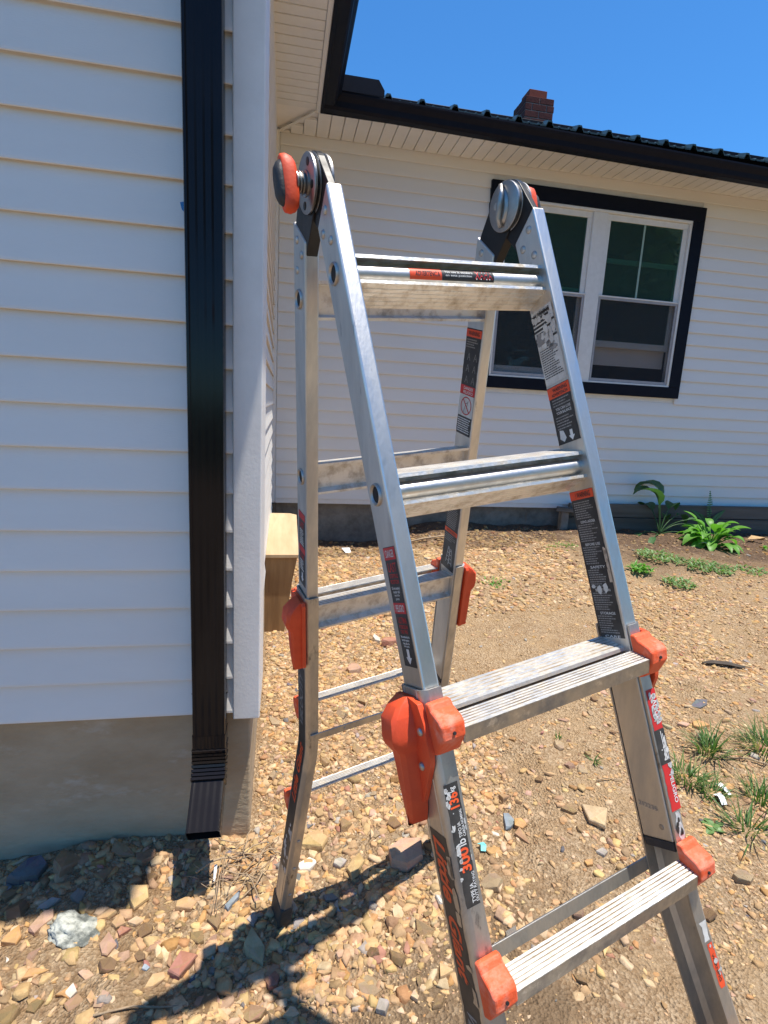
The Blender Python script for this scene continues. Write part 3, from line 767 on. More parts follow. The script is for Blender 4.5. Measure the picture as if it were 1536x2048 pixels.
# locking claws on the outer webs
def lock(sd, sg):
    u0 = hw + .0058
    pl = [(-.030, .694), (.006, .694), (.030, .700), (.037, .722), (.038, .758), (.034, .772), (.000, .820), (-.016, .838), (-.030, .856), (-.0345, .853), (-.0345, .70)]
    plate = MB().prism([P(sd, s, sg * u0, n) for n, s in pl], sg * U_ * .0075)
    rp = []
    for s, nA, nB, o in ((.694, -.026, .004, .010), (.703, -.030, .008, .024), (.716, -.032, .010, .035), (.740, -.032, .010, .0385), (.750, -.032, .008, .0365),
                         (.761, -.030, .004, .029), (.776, -.030, .001, .028), (.808, -.030, -.004, .0275), (.838, -.030, -.013, .0265), (.856, -.030, -.022, .025)):
        rp.append([P(sd, s, sg * (u0 + .0005), nA), P(sd, s, sg * (u0 + o * .85), nA), P(sd, s, sg * (u0 + o), nA + .006), P(sd, s, sg * (u0 + o), nB - .005), P(sd, s, sg * (u0 + o * .82), nB), P(sd, s, sg * (u0 + .0005), nB + .003)])
    plate.loft(rp)
    o = plate.build('lock_claw', 'red_plastic', ladder, bevel=.0030, seg=3); smooth_by_angle(o, 38)
    for n, s in ((.026, .733), (.012, .778)):
        MB().lathe(P(sd, s, sg * (u0 + .0075), n), U_ * sg, [(-.002, .0050), (.0012, .0052), (.0030, .0040), (.0036, .0015)], 14).build('screw', 'rivet_steel', o, smooth=True)
for sd in 'FB':
    for sg in (-1, 1):
        lock(sd, sg)
# hinges
HV, HW_, HR = -.004, .026, .0400
def circ(u, r, a0, a1, n, c=(HV, HW_)):
    return [HP(u, c[0] + r * math.cos(q), c[1] + r * math.sin(q)) for q in np.linspace(a0, a1, n)]
def in_vw(sd, s, n):
    q = P(sd, s, 0, n) - H; return (float(q @ V_), float(q @ W_))
def hull(pts):
    pts = sorted(set(pts)); 
    def half(ps):
        h = []
        for p in ps:
            while len(h) > 1 and (h[-1][0] - h[-2][0]) * (p[1] - h[-2][1]) - (h[-1][1] - h[-2][1]) * (p[0] - h[-2][0]) <= 0: h.pop()
            h.append(p)
        return h
    a = half(pts); b = half(pts[::-1]); return a[:-1] + b[:-1]
for sg in (-1, 1):
    ho = sg * hw
    hinge = None
    # black arms that run from the hinge disc into each rail
    for sd in 'FB':
        pts = [(HV + (HR + .001) * math.cos(q), HW_ + (HR + .001) * math.sin(q)) for q in np.linspace(0, 2 * PI, 40)]
        fv = 1 if sd == 'B' else -1
        pts = [p for p in pts if (p[0] - HV) * fv > -.012]
        pts += [in_vw(sd, .030, D / 2 - .002), in_vw(sd, .055, -D / 2 + .001), in_vw(sd, .052, D / 2 - .003), in_vw(sd, .074, -D / 2 + .004)]
        hp = hull([(round(a, 5), round(b, 5)) for a, b in pts])
        e0, e1 = (.0035, T - .0035) if sd == 'F' else (.0025, T - .0025)
        if sd == 'F': e0, e1 = .0060, T - .0060
        o = MB().prism([HP(sg * (hw - e0), a, b) for a, b in hp], -sg * U_ * (e1 - e0)).build('hinge_arm', 'hinge_black', ladder, bevel=.0012)
        if sd == 'F': arm = o
    for e0, e1, r, m in ((-.0030, .0020, HR - .001, 'hinge_steel'), (.0050, .0085, HR, 'hinge_steel'), (.0145, .0180, HR, 'hinge_steel'), (T - .0020, T + .0035, HR - .001, 'hinge_steel')):
        mb = MB().lathe(HP(sg * (hw - e0), HV, HW_), -sg * U_, [(0, r - .0016), (.0010, r), (e1 - e0 - .001, r), (e1 - e0, r - .0016)], 48)
        o = mb.build('hinge_disc', m, ladder); smooth_by_angle(o, 35)
    # inner face: raised rocker with a bent lever, outer face: bolts
    iu = sg * (hw - T - .0035)
    ell = [HP(iu, HV + .026 * math.cos(q) * .72 + .004, HW_ + .030 * math.sin(q)) for q in np.linspace(0, 2 * PI, 28, endpoint=False)]
    ell2 = [HP(iu - sg * .004, HV + .020 * math.cos(q) * .72 + .004, HW_ + .024 * math.sin(q)) for q in np.linspace(0, 2 * PI, 28, endpoint=False)]
    o = MB().loft([ell, ell2]).build('hinge_cover', 'hinge_steel', ladder, bevel=.001); smooth_by_angle(o, 35)
    lev = MB().tube([HP(iu - sg * .004, HV + .002, HW_ + .033), HP(iu - sg * .007, HV - .004, HW_ + .016), HP(iu - sg * .008, HV - .001, HW_), HP(iu - sg * .007, HV + .004, HW_ - .018), HP(iu - sg * .003, HV + .002, HW_ - .032)], [.004, .0052, .0058, .0052, .004], 10)
    lo = lev.build('hinge_lever', 'hinge_steel', ladder, smooth=True)
    MB().lathe(HP(iu - sg * .004, HV + .010, HW_ + .002), -sg * U_, [(0, .0062), (.003, .0062), (.0042, .004)], 14).build('bolt', 'rivet_steel', ladder)
    ou = sg * (hw + .003)
    for a, b in ((-.014, .024), (.010, -.026), (.026, .012), (-.026, -.008)):
        MB().lathe(HP(ou, HV + a, HW_ + b), sg * U_, [(-.001, .0058), (.0008, .0054), (.0012, .002)], 14).build('bolt', 'hinge_black', ladder)
    # spring post and the two-tone knob
    prof = [(0, .0175), (.002, .0175), (.003, .014)]
    for k in range(3):
        z = .004 + k * .0045; prof += [(z, .0125), (z + .0014, .0152), (z + .0030, .0152), (z + .0042, .0122)]
    prof += [(.017, .011), (.022, .010)]
    o = MB().lathe(HP(ou, HV, HW_), sg * U_, prof, 24).build('spring_post', 'hinge_steel', ladder); smooth_by_angle(o, 50)
    kd = nrm(W_ + V_ * .12); kc = A(HV, HW_)
    def kring(u, lz, ly, n=26, pw=2.6):
        out = []
        for q in np.linspace(0, 2 * PI, n, endpoint=False):
            c_, s_ = math.cos(q), math.sin(q)
            a = ly * math.copysign(abs(c_) ** (2 / pw), c_); b = lz * math.copysign(abs(s_) ** (2 / pw), s_)
            out.append(HP(sg * u, HV, HW_) + V_ * a + kd * (b - .003))
        return out
    red = [kring(hw + .0165, .022, .010), kring(hw + .0180, .031, .0120), kring(hw + .0225, .0370, .0135), kring(hw + .0300, .0400, .0135), kring(hw + .0375, .0385, .0125), kring(hw + .0390, .0360, .0110)]
    k1 = MB().loft(red).build('knob', 'red_plastic', ladder); smooth_by_angle(k1, 50)
    grip = [kring(hw + .0375, .0300, .0115), kring(hw + .0392, .0310, .0128), kring(hw + .0440, .0275, .0120), kring(hw + .0475, .0210, .0090), kring(hw + .0485, .014, .006)]
    k2 = MB().loft(grip).build('grip', 'grip_rubber', k1); smooth_by_angle(k2, 50)
    # rail rivets on both faces of the webs
    for sd in 'FB':
        for s, n in ((.045, .009), (.066, -.0125), (.088, .009)):
            for uu, dr in ((sg * hw, sg), (sg * (hw - T), -sg)):
                MB().lathe(P(sd, s, uu, n), U_ * dr, [(-.001, .0064), (.0008, .0062), (.0022, .0048), (.0029, .002)], 16).build('rivet', 'rivet_steel', ladder, smooth=True)
# screw and stamped digits on the inside of the front right rail
MB().lathe(P('F', .987, hw - T, .012), -U_, [(-.001, .0042), (.0006, .004), (.001, .0015)], 14).build('screw', 'hinge_steel', ladder)

# ---- stickers and their print
class Face:
    """flat label surface on a rail: x runs across the rail, y runs up the rail"""
    def __init__(s, kind, sd, sg):
        d, nn, _ = LEG[sd]
        s.sd, s.sg, s.kind = sd, sg, kind
        if kind == 'web_out': s.en = U_ * sg
        elif kind == 'web_in': s.en = -U_ * sg
        elif kind == 'front': s.en = nn
        elif kind == 'back': s.en = -nn
        s.ey = -d
        s.ex = np.cross(s.ey, s.en)
        s.nn = nn
        s.off = 0.
    def pt(s, x, y, h=0.):
        sl = -y; fl_ = flare(sl) if s.outer else 0.
        e = .0055 if s.outer else 0.; eo = .0050 if s.outer else 0.
        if s.kind == 'web_out': o = P(s.sd, 0, s.sg * (hw + e + fl_), 0)
        elif s.kind == 'web_in': o = P(s.sd, 0, s.sg * (hw - T), 0)
        elif s.kind == 'front': o = P(s.sd, 0, s.sg * (hw - T / 2 + e / 2 + fl_), D / 2 + eo)
        else: o = P(s.sd, 0, s.sg * (hw - T / 2 + e / 2 + fl_), -D / 2 - eo)
        return o + s.ex * x + s.ey * y + s.en * (h + .0003)
def face(kind, sd, sg, outer=False):
    f = Face(kind, sd, sg); f.outer = outer; return f
rs = random.Random(5)
def label(f, x0, x1, s0, s1, m, name='sticker', ragged=0., parent=ladder, h=0.0, skew=0.):
    """thin printed film between arc lengths s0 (top) and s1 along the rail"""
    n = max(2, int(abs(s1 - s0) / .006)); L, R = [], []
    for i in range(n + 1):
        s = s0 + (s1 - s0) * i / n
        L.append((x0 + (rs.uniform(0, ragged) if ragged else 0), -s + skew * (x0)))
        R.append((x1 - (rs.uniform(0, ragged) if ragged else 0), -s + skew * (x1)))
    vs = [f.pt(x, y, h) for x, y in L] + [f.pt(x, y, h) for x, y in R]
    fs = [(i, i + 1, n + 1 + i + 1, n + 1 + i) for i in range(n)]
    mb = MB(); mb.add(vs, fs)
    return mb.build(name, m, parent)
def marks(f, rects, m, parent, h=.0002, name='print'):
    mb = MB()
    for x0, x1, y0, y1 in rects:
        mb.quad(f.pt(x0, y0, h), f.pt(x1, y0, h), f.pt(x1, y1, h), f.pt(x0, y1, h))
    o = mb.build(name, m, parent); o['kind'] = 'stuff'
    return o
def polys(f, pl, m, parent, h=.0003, name='print'):
    mb = MB()
    for p in pl:
        mb.add([f.pt(x, y, h) for x, y in p], [tuple(range(len(p)))])
    o = mb.build(name, m, parent)
    if len(pl) > 1: o['kind'] = 'stuff'
    return o
def textlines(f, x0, x1, sA, sB, pitch, thick, m, parent, fill=(.55, 1.0)):
    """rows too fine to read: broken strokes"""
    r = []; s = sA
    while s < sB:
        x = x0; end = x0 + (x1 - x0) * rs.uniform(*fill)
        while x < end:
            w = rs.uniform(.0016, .0055); r.append((x, min(x + w, end), -s - thick, -s)); x += w + .0008
        s += pitch
    return marks(f, r, m, parent)
def patches(f, x0, x1, s0, s1, n, size, m, parent, h=.0006, name='worn_patch'):
    pl = []
    for _ in range(n):
        cx, cs = rs.uniform(x0, x1), rs.uniform(s0, s1); k = rs.randint(6, 9); a = rs.uniform(.4, 1) * size; asp = rs.uniform(.5, 2.2)
        pts = []
        for i in range(k):
            q = 2 * PI * i / k; r = a * rs.uniform(.5, 1.1)
            pts.append((min(max(cx + r * math.cos(q), x0), x1), min(max(-cs + r * asp * math.sin(q), -s1), -s0)))
        pl.append(pts)
    return polys(f, pl, m, parent, h, name)
TXT = {}
def text_geo(txt, bold=.012, shear=0.):
    key = (txt, bold, shear)
    if key not in TXT:
        cu = bpy.data.curves.new('text', 'FONT'); cu.body = txt; cu.offset = bold; cu.shear = shear; cu.resolution_u = 3
        ob = bpy.data.objects.new('text', cu); COL.objects.link(ob)
        dg = bpy.context.evaluated_depsgraph_get(); dg.update()
        m_ = ob.evaluated_get(dg).to_mesh()
        v = np.array([tuple(q.co) for q in m_.vertices]); fcs = [tuple(p.vertices) for p in m_.polygons]
        ob.evaluated_get(dg).to_mesh_clear()
        bpy.data.objects.remove(ob); bpy.data.curves.remove(cu)
        mn, mx = v.min(0), v.max(0)
        TXT[key] = ((v[:, :2] - mn[:2]) / (mx[:2] - mn[:2]), fcs)
    return TXT[key]
def lettering(f, txt, x0, x1, sA, sB, m, parent, rot=0, bold=.012, shear=0., h=.0004):
    """text filling the box x0..x1 across and sA (top)..sB (bottom) along the rail. rot 0 reads across, 1 reads up the rail, -1 reads down it"""
    v, fcs = text_geo(txt, bold, shear); y0, y1 = -sB, -sA; vs = []
    for a, b in v:
        if rot == 0: x, y = x0 + a * (x1 - x0), y0 + b * (y1 - y0)
        elif rot == 1: x, y = x1 - b * (x1 - x0), y0 + a * (y1 - y0)
        else: x, y = x0 + b * (x1 - x0), y1 - a * (y1 - y0)
        vs.append(f.pt(x, y, h))
    mb = MB(); mb.add(vs, fcs); return mb.build('lettering', m, parent, fix=False)

# front left rail, outer web: danger label (x grows towards the front edge of the rail)
f = face('web_out', 'F', -1)
fx = f.ex @ f.nn
lx = lambda n: n * (1 if fx > 0 else -1)
def xr(n0, n1): a, b = lx(n0), lx(n1); return min(a, b), max(a, b)
a, b = xr(-.012, .0225)
st = label(f, a, b, .505, .660, 'label_black')
label(f, a, b, .506, .522, 'label_red', 'header', parent=st, h=.0002); lettering(f, '! DANGER', a + .004, b - .004, .509, .519, 'print_white', st, h=.0006)
lettering(f, 'LAST', a + .006, b - .004, .526, .538, 'print_red', st); lettering(f, 'STEPPING', a + .006, b - .004, .5405, .546, 'print_red', st); lettering(f, 'POSITION', a + .006, b - .004, .548, .5535, 'print_red', st)
for i, t in enumerate(('Do not extend', 'outer rail', 'beyond this', 'point')):
    lettering(f, t, a + .006 + .002 * i, b - .006 - .002 * i, .557 + .0048 * i, .5608 + .0048 * i, 'print_white', st, bold=.02)
label(f, a, b, .578, .592, 'label_red', 'header', parent=st, h=.0002); lettering(f, '! PELIGRO', a + .004, b - .004, .5805, .5895, 'print_white', st, h=.0006)
lettering(f, 'ULTIMA', a + .006, b - .004, .5965, .6045, 'print_red', st); lettering(f, 'POSICION', a + .006, b - .004, .6065, .6115, 'print_red', st); lettering(f, 'DE PIE', a + .008, b - .006, .6130, .6175, 'print_red', st)
for i, t in enumerate(('No extienda la', 'baranda exterior', 'mas alla de', 'este punto')):
    lettering(f, t, a + .005 + .0015 * i, b - .005 - .0015 * i, .6200 + .0042 * i, .6232 + .0042 * i, 'print_white', st, bold=.02)
c = (a + b) / 2
polys(f, [[(c - .0035, -.6375), (c + .0035, -.6375), (c + .0035, -.648), (c + .008, -.648), (c, -.657), (c - .008, -.648), (c - .0035, -.648)]], 'print_white', st, name='arrow')
# front left outer web: maker's name reading down the rail
f = face('web_out', 'F', -1, True)
a, b = xr(-.020, .024)
st = label(f, a, b, .864, 1.20, 'label_brown', ragged=.002)
rot = -1
lettering(f, 'Little', a + .007, b - .010, .872, .950, 'print_orange', st, rot, .03, .22); lettering(f, 'Giant', a + .007, b - .010, .968, 1.045, 'print_orange', st, rot, .03, .22)
lettering(f, 'VELOCITY', a + .009, b - .012, 1.082, 1.18, 'print_grey', st, rot, .02, .22)
patches(f, b - .012, b + .001, .87, 1.06, 7, .011, 'dull_aluminium', st)
# front left outer flange: duty rating, reading up the rail
f = face('front', 'F', -1, True)
st = label(f, -.0105, .0100, .800, .944, 'label_black', ragged=.0012)
lettering(f, 'TYPE IA', -.0005, .0045, .918, .940, 'print_white', st, 1); lettering(f, 'DUTY RATING', .0050, .0088, .906, .940, 'print_white', st, 1)
lettering(f, '300', -.0065, .0070, .876, .904, 'print_orange', st, 1, .03); lettering(f, 'lb', -.0055, .0060, .866, .874, 'print_white', st, 1)
lettering(f, 'TIPO IA', -.0015, .0030, .846, .864, 'print_white', st, 1); lettering(f, 'CARGA NOMINAL', .0042, .0078, .832, .864, 'print_white', st, 1)
lettering(f, '136', -.0065, .0070, .811, .8295, 'print_orange', st, 1, .03); lettering(f, 'kg', -.0035, .0060, .8045, .8105, 'print_white', st, 1)
patches(f, -.0112, -.0030, .80, .912, 20, .0040, 'worn_patch', st)
patches(f, .0085, .0104, .80, .90, 6, .0026, 'worn_patch', st)
# back left rail, outer web
f = face('web_out', 'B', -1); bx = f.ex @ f.nn
lx = lambda n: n * (1 if bx > 0 else -1)
a, b = xr(-.018, .018)
st = label(f, a, b, .508, .668, 'label_black')
for s0 in (.509, .581):
    label(f, a, b, s0, s0 + .014, 'label_red', 'header', parent=st, h=.0002)
lettering(f, 'LAST', a + .006, b - .006, .528, .541, 'print_red', st); lettering(f, 'ULTIMA', a + .006, b - .006, .598, .608, 'print_red', st)
textlines(f, a + .006, b - .006, .545, .576, .005, .0028, 'print_white', st); textlines(f, a + .006, b - .006, .612, .636, .005, .0028, 'print_white', st)
c = (a + b) / 2
polys(f, [[(c - .0035, -.640), (c + .0035, -.640), (c + .0035, -.652), (c + .008, -.652), (c, -.662), (c - .008, -.652), (c - .0035, -.652)]], 'print_white', st, name='arrow')
f = face('web_out', 'B', -1, True)
a, b = xr(-.022, .022)
st = label(f, a, b, .872, 1.53, 'label_black', ragged=.001)
lettering(f, 'VELOCITY', a + .010, b - .012, .892, 1.045, 'print_grey', st, 1, .02, .22); lettering(f, 'Little Giant', a + .008, b - .010, 1.105, 1.285, 'print_orange', st, 1, .03, .22)
patches(f, a, b, 1.36, 1.53, 16, .012, 'worn_patch', st)
# back right rail, inner web
f = face('web_in', 'B', 1); bx = f.ex @ f.nn
lx = lambda n: n * (1 if bx > 0 else -1)
a, b = xr(-.024, .0265)
st = label(f, a, b, .176, .385, 'label_black', ragged=.001)
label(f, a, b, .178, .192, 'label_orange', 'header', parent=st, h=.0002); lettering(f, 'WARNING', a + .008, b - .006, .181, .189, 'print_black', st, h=.0006)
textlines(f, a + .004, b - .004, .196, .214, .0045, .0022, 'print_grey', st)
for i, (ccx, cs) in enumerate(((-.010, .228), (.012, .228), (-.010, .250), (.012, .250), (-.010, .272), (.012, .272))):
    polys(f, [[(ccx - .005, -cs - .008), (ccx - .0035, -cs - .008), (ccx + .0005, -cs + .006), (ccx - .0005, -cs + .006)], [(ccx + .006, -cs - .008), (ccx + .0045, -cs - .008), (ccx - .0005, -cs + .006), (ccx + .0006, -cs + .006)],
              [(ccx - .003, -cs - .003), (ccx + .0035, -cs - .003), (ccx + .0035, -cs - .0022), (ccx - .003, -cs - .0022)]], 'print_grey', st, name='pictogram')
label(f, a, b, .285, .303, 'label_red', 'header', parent=st, h=.0002); lettering(f, 'DANGER', a + .012, b - .006, .287, .293, 'print_white', st, h=.0006); lettering(f, 'PELIGRO', a + .012, b - .006, .295, .301, 'print_white', st, h=.0006)
label(f, a, b, .3035, .347, 'label_white', 'field', parent=st, h=.0002)
ring = []
for i in range(28):
    q0, q1 = 2 * PI * i / 28, 2 * PI * (i + 1) / 28; c0, s0 = .0, -.325
    ring.append([(c0 + r * math.cos(q), s0 + r * math.sin(q)) for r, q in ((.0185, q0), (.0185, q1), (.0162, q1), (.0162, q0))])
ring.append([(-.0125, -.3135), (-.0105, -.312), (.0125, -.3365), (.0105, -.338)])
polys(f, ring, 'print_red', st, .0006, 'prohibition_sign')
polys(f, [[(-.008, -.339), (-.006, -.339), (-.001, -.322), (-.003, -.322)], [(.000, -.330), (.002, -.330), (.007, -.314), (.005, -.314)], [(-.003, -.320), (.004, -.317), (.004, -.319), (-.003, -.322)]], 'print_grey', st, .0005, 'pictogram')
textlines(f, a + .003, b - .003, .351, .381, .0045, .0022, 'print_white', st, (.85, 1.))
st = label(f, a, b, .545, .706, 'label_black', ragged=.001)
label(f, a, b, .606, .616, 'label_orange', 'header', parent=st, h=.0002); lettering(f, 'WARNING', a + .008, b - .006, .608, .6145, 'print_black', st, h=.0006)
textlines(f, a + .004, b - .004, .550, .602, .0045, .002, 'print_grey', st, (.8, 1.)); textlines(f, a + .004, b - .004, .620, .634, .0045, .002, 'print_grey', st)
lad = []
for x0_, x1_, y0_, y1_ in ((-.010, -.004, -.690, -.648), (.004, -.001, -.690, -.648), (.000, .004, -.694, -.652), (.014, .008, -.694, -.652)):
    lad.append([(x0_, y0_), (x0_ + .0012, y0_), (x1_ + .0012, y1_), (x1_, y1_)])
for i in range(4):
    y_ = -.684 + .010 * i; lad.append([(-.009 + .0013 * i, y_), (.003 - .001 * i, y_), (.003 - .001 * i, y_ + .0011), (-.009 + .0013 * i, y_ + .0011)]); lad.append([(.001 + .0008 * i, y_ - .004), (.013 - .0013 * i, y_ - .004), (.013 - .0013 * i, y_ - .0029), (.001 + .0008 * i, y_ - .0029)])
polys(f, lad, 'print_white', st, .0005, 'pictogram')
# front right rail, inner web: worn white notice, warning label, long black instruction label
f = face('web_in', 'F', 1); bx = f.ex @ f.nn
lx = lambda n: n * (1 if bx > 0 else -1)
a, b = xr(-.0265, .0225)
st = label(f, a, b, .172, .296, 'label_white', ragged=.0015)
blk = []
for i in range(8):
    s = .178 + i * .0062; blk.append((a, b - rs.uniform(0, .018), -s - .0036, -s))
marks(f, blk, 'print_black', st, h=.0003); textlines(f, a + .003, b - .004, .230, .285, .0038, .0018, 'print_black', st, (.6, 1.))
patches(f, a, b, .172, .236, 16, .010, 'label_white', st, .0007); patches(f, a, b, .205, .245, 5, .012, 'print_grey', st, .0006)
lettering(f, 'WARNING', a + .006, b - .006, .176, .184, 'print_black', st, h=.0009)
st = label(f, a, b, .300, .395, 'label_black', ragged=.001)
label(f, a, b, .301, .319, 'label_orange', 'header', parent=st, h=.0002); lettering(f, 'WARNING', a + .012, b - .005, .304, .310, 'print_black', st, h=.0006); lettering(f, 'ADVERTENCIA', a + .008, b - .005, .312, .317, 'print_black', st, h=.0006)
textlines(f, a + .006, b - .004, .322, .333, .0045, .002, 'print_grey', st); lettering(f, 'YOU CAN LOSE', a + .010, b - .006, .336, .3405, 'print_white', st); lettering(f, 'YOUR BALANCE', a + .010, b - .006, .3425, .347, 'print_white', st)
textlines(f, a + .006, b - .004, .351, .372, .0045, .002, 'print_grey', st)
c = .006
polys(f, [[(c - .003, -.376), (c + .003, -.376), (c + .003, -.385), (c + .0065, -.385), (c, -.393), (c - .0065, -.385), (c - .003, -.385)], [(-.018, -.372), (-.010, -.374), (-.006, -.386), (-.012, -.392), (-.020, -.386)]], 'print_white', st, name='arrow')
st = label(f, a, b, .473, .706, 'label_black', ragged=.0006)
label(f, a, b, .4735, .487, 'label_orange', 'header', parent=st, h=.0002); lettering(f, '! WARNING', a + .012, b - .006, .476, .4845, 'print_black', st, h=.0006)
s = .491
for blk_ in range(6):
    textlines(f, a + .004, b - .005, s, s + .028, .0036, .0017, 'print_grey', st, (.55, 1.)); s += .030
    lettering(f, ('USING LADDER', 'BEFORE USE', 'SAFETY', 'SELECTION', 'STORAGE', 'CARE')[blk_], a + .011, b - .008, s, s + .0042, 'print_white', st); s += .0062
patches(f, a + .004, b - .010, .615, .640, 3, .006, 'label_white', st); patches(f, b - .005, b + .001, .56, .62, 4, .012, 'aluminium', st)
# stamped number, inside of the front right outer rail section
lettering(f, '212235', -.022, .012, .9575, .9640, 'print_grey', ladder, 0, .0)
# front right outer flange: peeling danger label reading down the rail
f = face('front', 'F', 1, True)
st = label(f, -.0100, .0098, .784, .960, 'label_red', ragged=.0015)
label(f, -.0100, .0098, .843, .893, 'label_black', 'field', parent=st, h=.0002)
lettering(f, 'DANGER', -.0010, .0080, .792, .836, 'print_white', st, -1, .02); lettering(f, 'PELIGRO', .0005, .0075, .909, .950, 'print_white', st, -1, .02)
tl = []
for i in range(3): tl += [(.001 + .0028 * i, .0022 + .0028 * i, -.888, -.846 - .004 * i)]
marks(f, tl, 'print_white', st, h=.0005)
patches(f, -.006, .0103, .784, .835, 15, .0050, 'worn_patch', st); patches(f, -.004, .0103, .856, .888, 8, .0052, 'label_white', st); patches(f, .002, .0103, .893, .912, 6, .0045, 'worn_patch', st)
st2 = label(f, -.0090, .0080, .962, 1.002, 'worn_patch', 'sticker_remnant', ragged=.006); patches(f, -.009, .004, .965, .995, 5, .004, 'label_black', st2)
st3 = label(f, -.0080, .0060, 1.150, 1.215, 'label_orange', 'sticker', ragged=.003); label(f, -.0090, .0070, 1.118, 1.146, 'label_white', 'sticker_remnant', ragged=.005, parent=st3); patches(f, -.004, .008, 1.15, 1.20, 5, .005, 'worn_patch', st3)
lettering(f, 'WARNING', -.004, .001, 1.165, 1.205, 'print_black', st3, -1)
# first front rung: orange and black caution label wrapped on the tube
def tubelabel(sd, s0, u0, u1, m, name, parent, r=.0126, q0=-.75, q1=1.0):
    d, nn, _ = LEG[sd]; rings = []
    for u in (u0, u1):
        rings.append([P(sd, s0, u, .001) + r * (math.cos(q) * nn - math.sin(q) * d) for q in np.linspace(q0, q1, 9)])
    return MB().loft(rings, closed=False, cap=False).build(name, m, parent, smooth=True)
def tubetext(sd, s0, txt, u0, u1, q0, q1, m, parent, r=.0130):
    d, nn, _ = LEG[sd]; v, fcs = text_geo(txt, .015, 0); mb = MB()
    mb.add([P(sd, s0, u0 + x * (u1 - u0), .001) + r * (math.cos(q0 + y * (q1 - q0)) * nn - math.sin(q0 + y * (q1 - q0)) * d) for x, y in v], fcs)
    return mb.build('lettering', m, parent, fix=False)
st = tubelabel('F', wallow(0), -.077, -.024, 'label_orange', 'sticker', ladder)
tubetext('F', wallow(0), 'ADVERTENCIA', -.068, -.027, -.35, .25, 'print_black', st)
st = tubelabel('F', wallow(0), -.0235, .069, 'label_black', 'sticker', ladder)
tubetext('F', wallow(0), 'No use la escalera', -.018, .030, .1, .4, 'print_white', st); tubetext('F', wallow(0), 'en esta posicion', -.018, .028, -.35, -.05, 'print_white', st)
tubetext('F', wallow(0), 'XAHA', .034, .066, -.45, .55, 'print_red', st); tubetext('F', wallow(0), '/ / \\ /', .036, .064, -.5, .4, 'print_white', st, .0132)
st = tubelabel('B', wallow(0), -.10, -.04, 'label_red', 'sticker', ladder, q0=PI - .8, q1=PI + .9)
st = tubelabel('B', wallow(0), -.0395, .060, 'label_white', 'sticker', ladder, q0=PI - .8, q1=PI + .9)

# ------------------------------------------------------------------ wooden step behind the corner
step = thing('wooden_step', 'wooden step with pale plywood top and brown tapered front, behind the house corner', 'step', (-.12, 3.05, -1.34))
MB().prism([(-.42, 2.985, -.868), (.098, 2.985, -.868), (.108, 4.05, -.860), (.06, 4.10, -.860), (-.42, 4.10, -.860)], (0, 0, .019)).build('top_board', 'new_wood', step, bevel=.002)
MB().prism([(-.42, 3.005, -1.36), (.022, 3.005, -1.36), (.030, 3.005, -1.20), (.090, 3.005, -.8685), (-.42, 3.005, -.8685)], (0, .038, 0)).build('front_board', 'brown_wood', step, bevel=.002)
MB().prism([(.022, 3.0435, -1.36), (.022, 4.0, -1.36), (.085, 4.0, -.861), (.085, 3.0435, -.8685)], (-.03, 0, 0)).build('side_board', 'brown_wood', step, bevel=.002)
o = MB().prism([(2.56, 4.70, -.905), (2.86, 4.66, -.915), (2.88, 4.75, -.915), (2.60, 4.79, -.905)], (.01, 0, .035)).build('board_offcut', 'weathered_wood', bevel=.004, origin=(2.7, 4.72, -.9))
tag(o, 'short weathered board jutting out on top of the dark skirt plank behind the ladder', 'board')
MB().box((2.62, 4.70, -1.25), (2.70, 4.765, -.906)).build('foundation_block', 'old_block', house, bevel=.01)

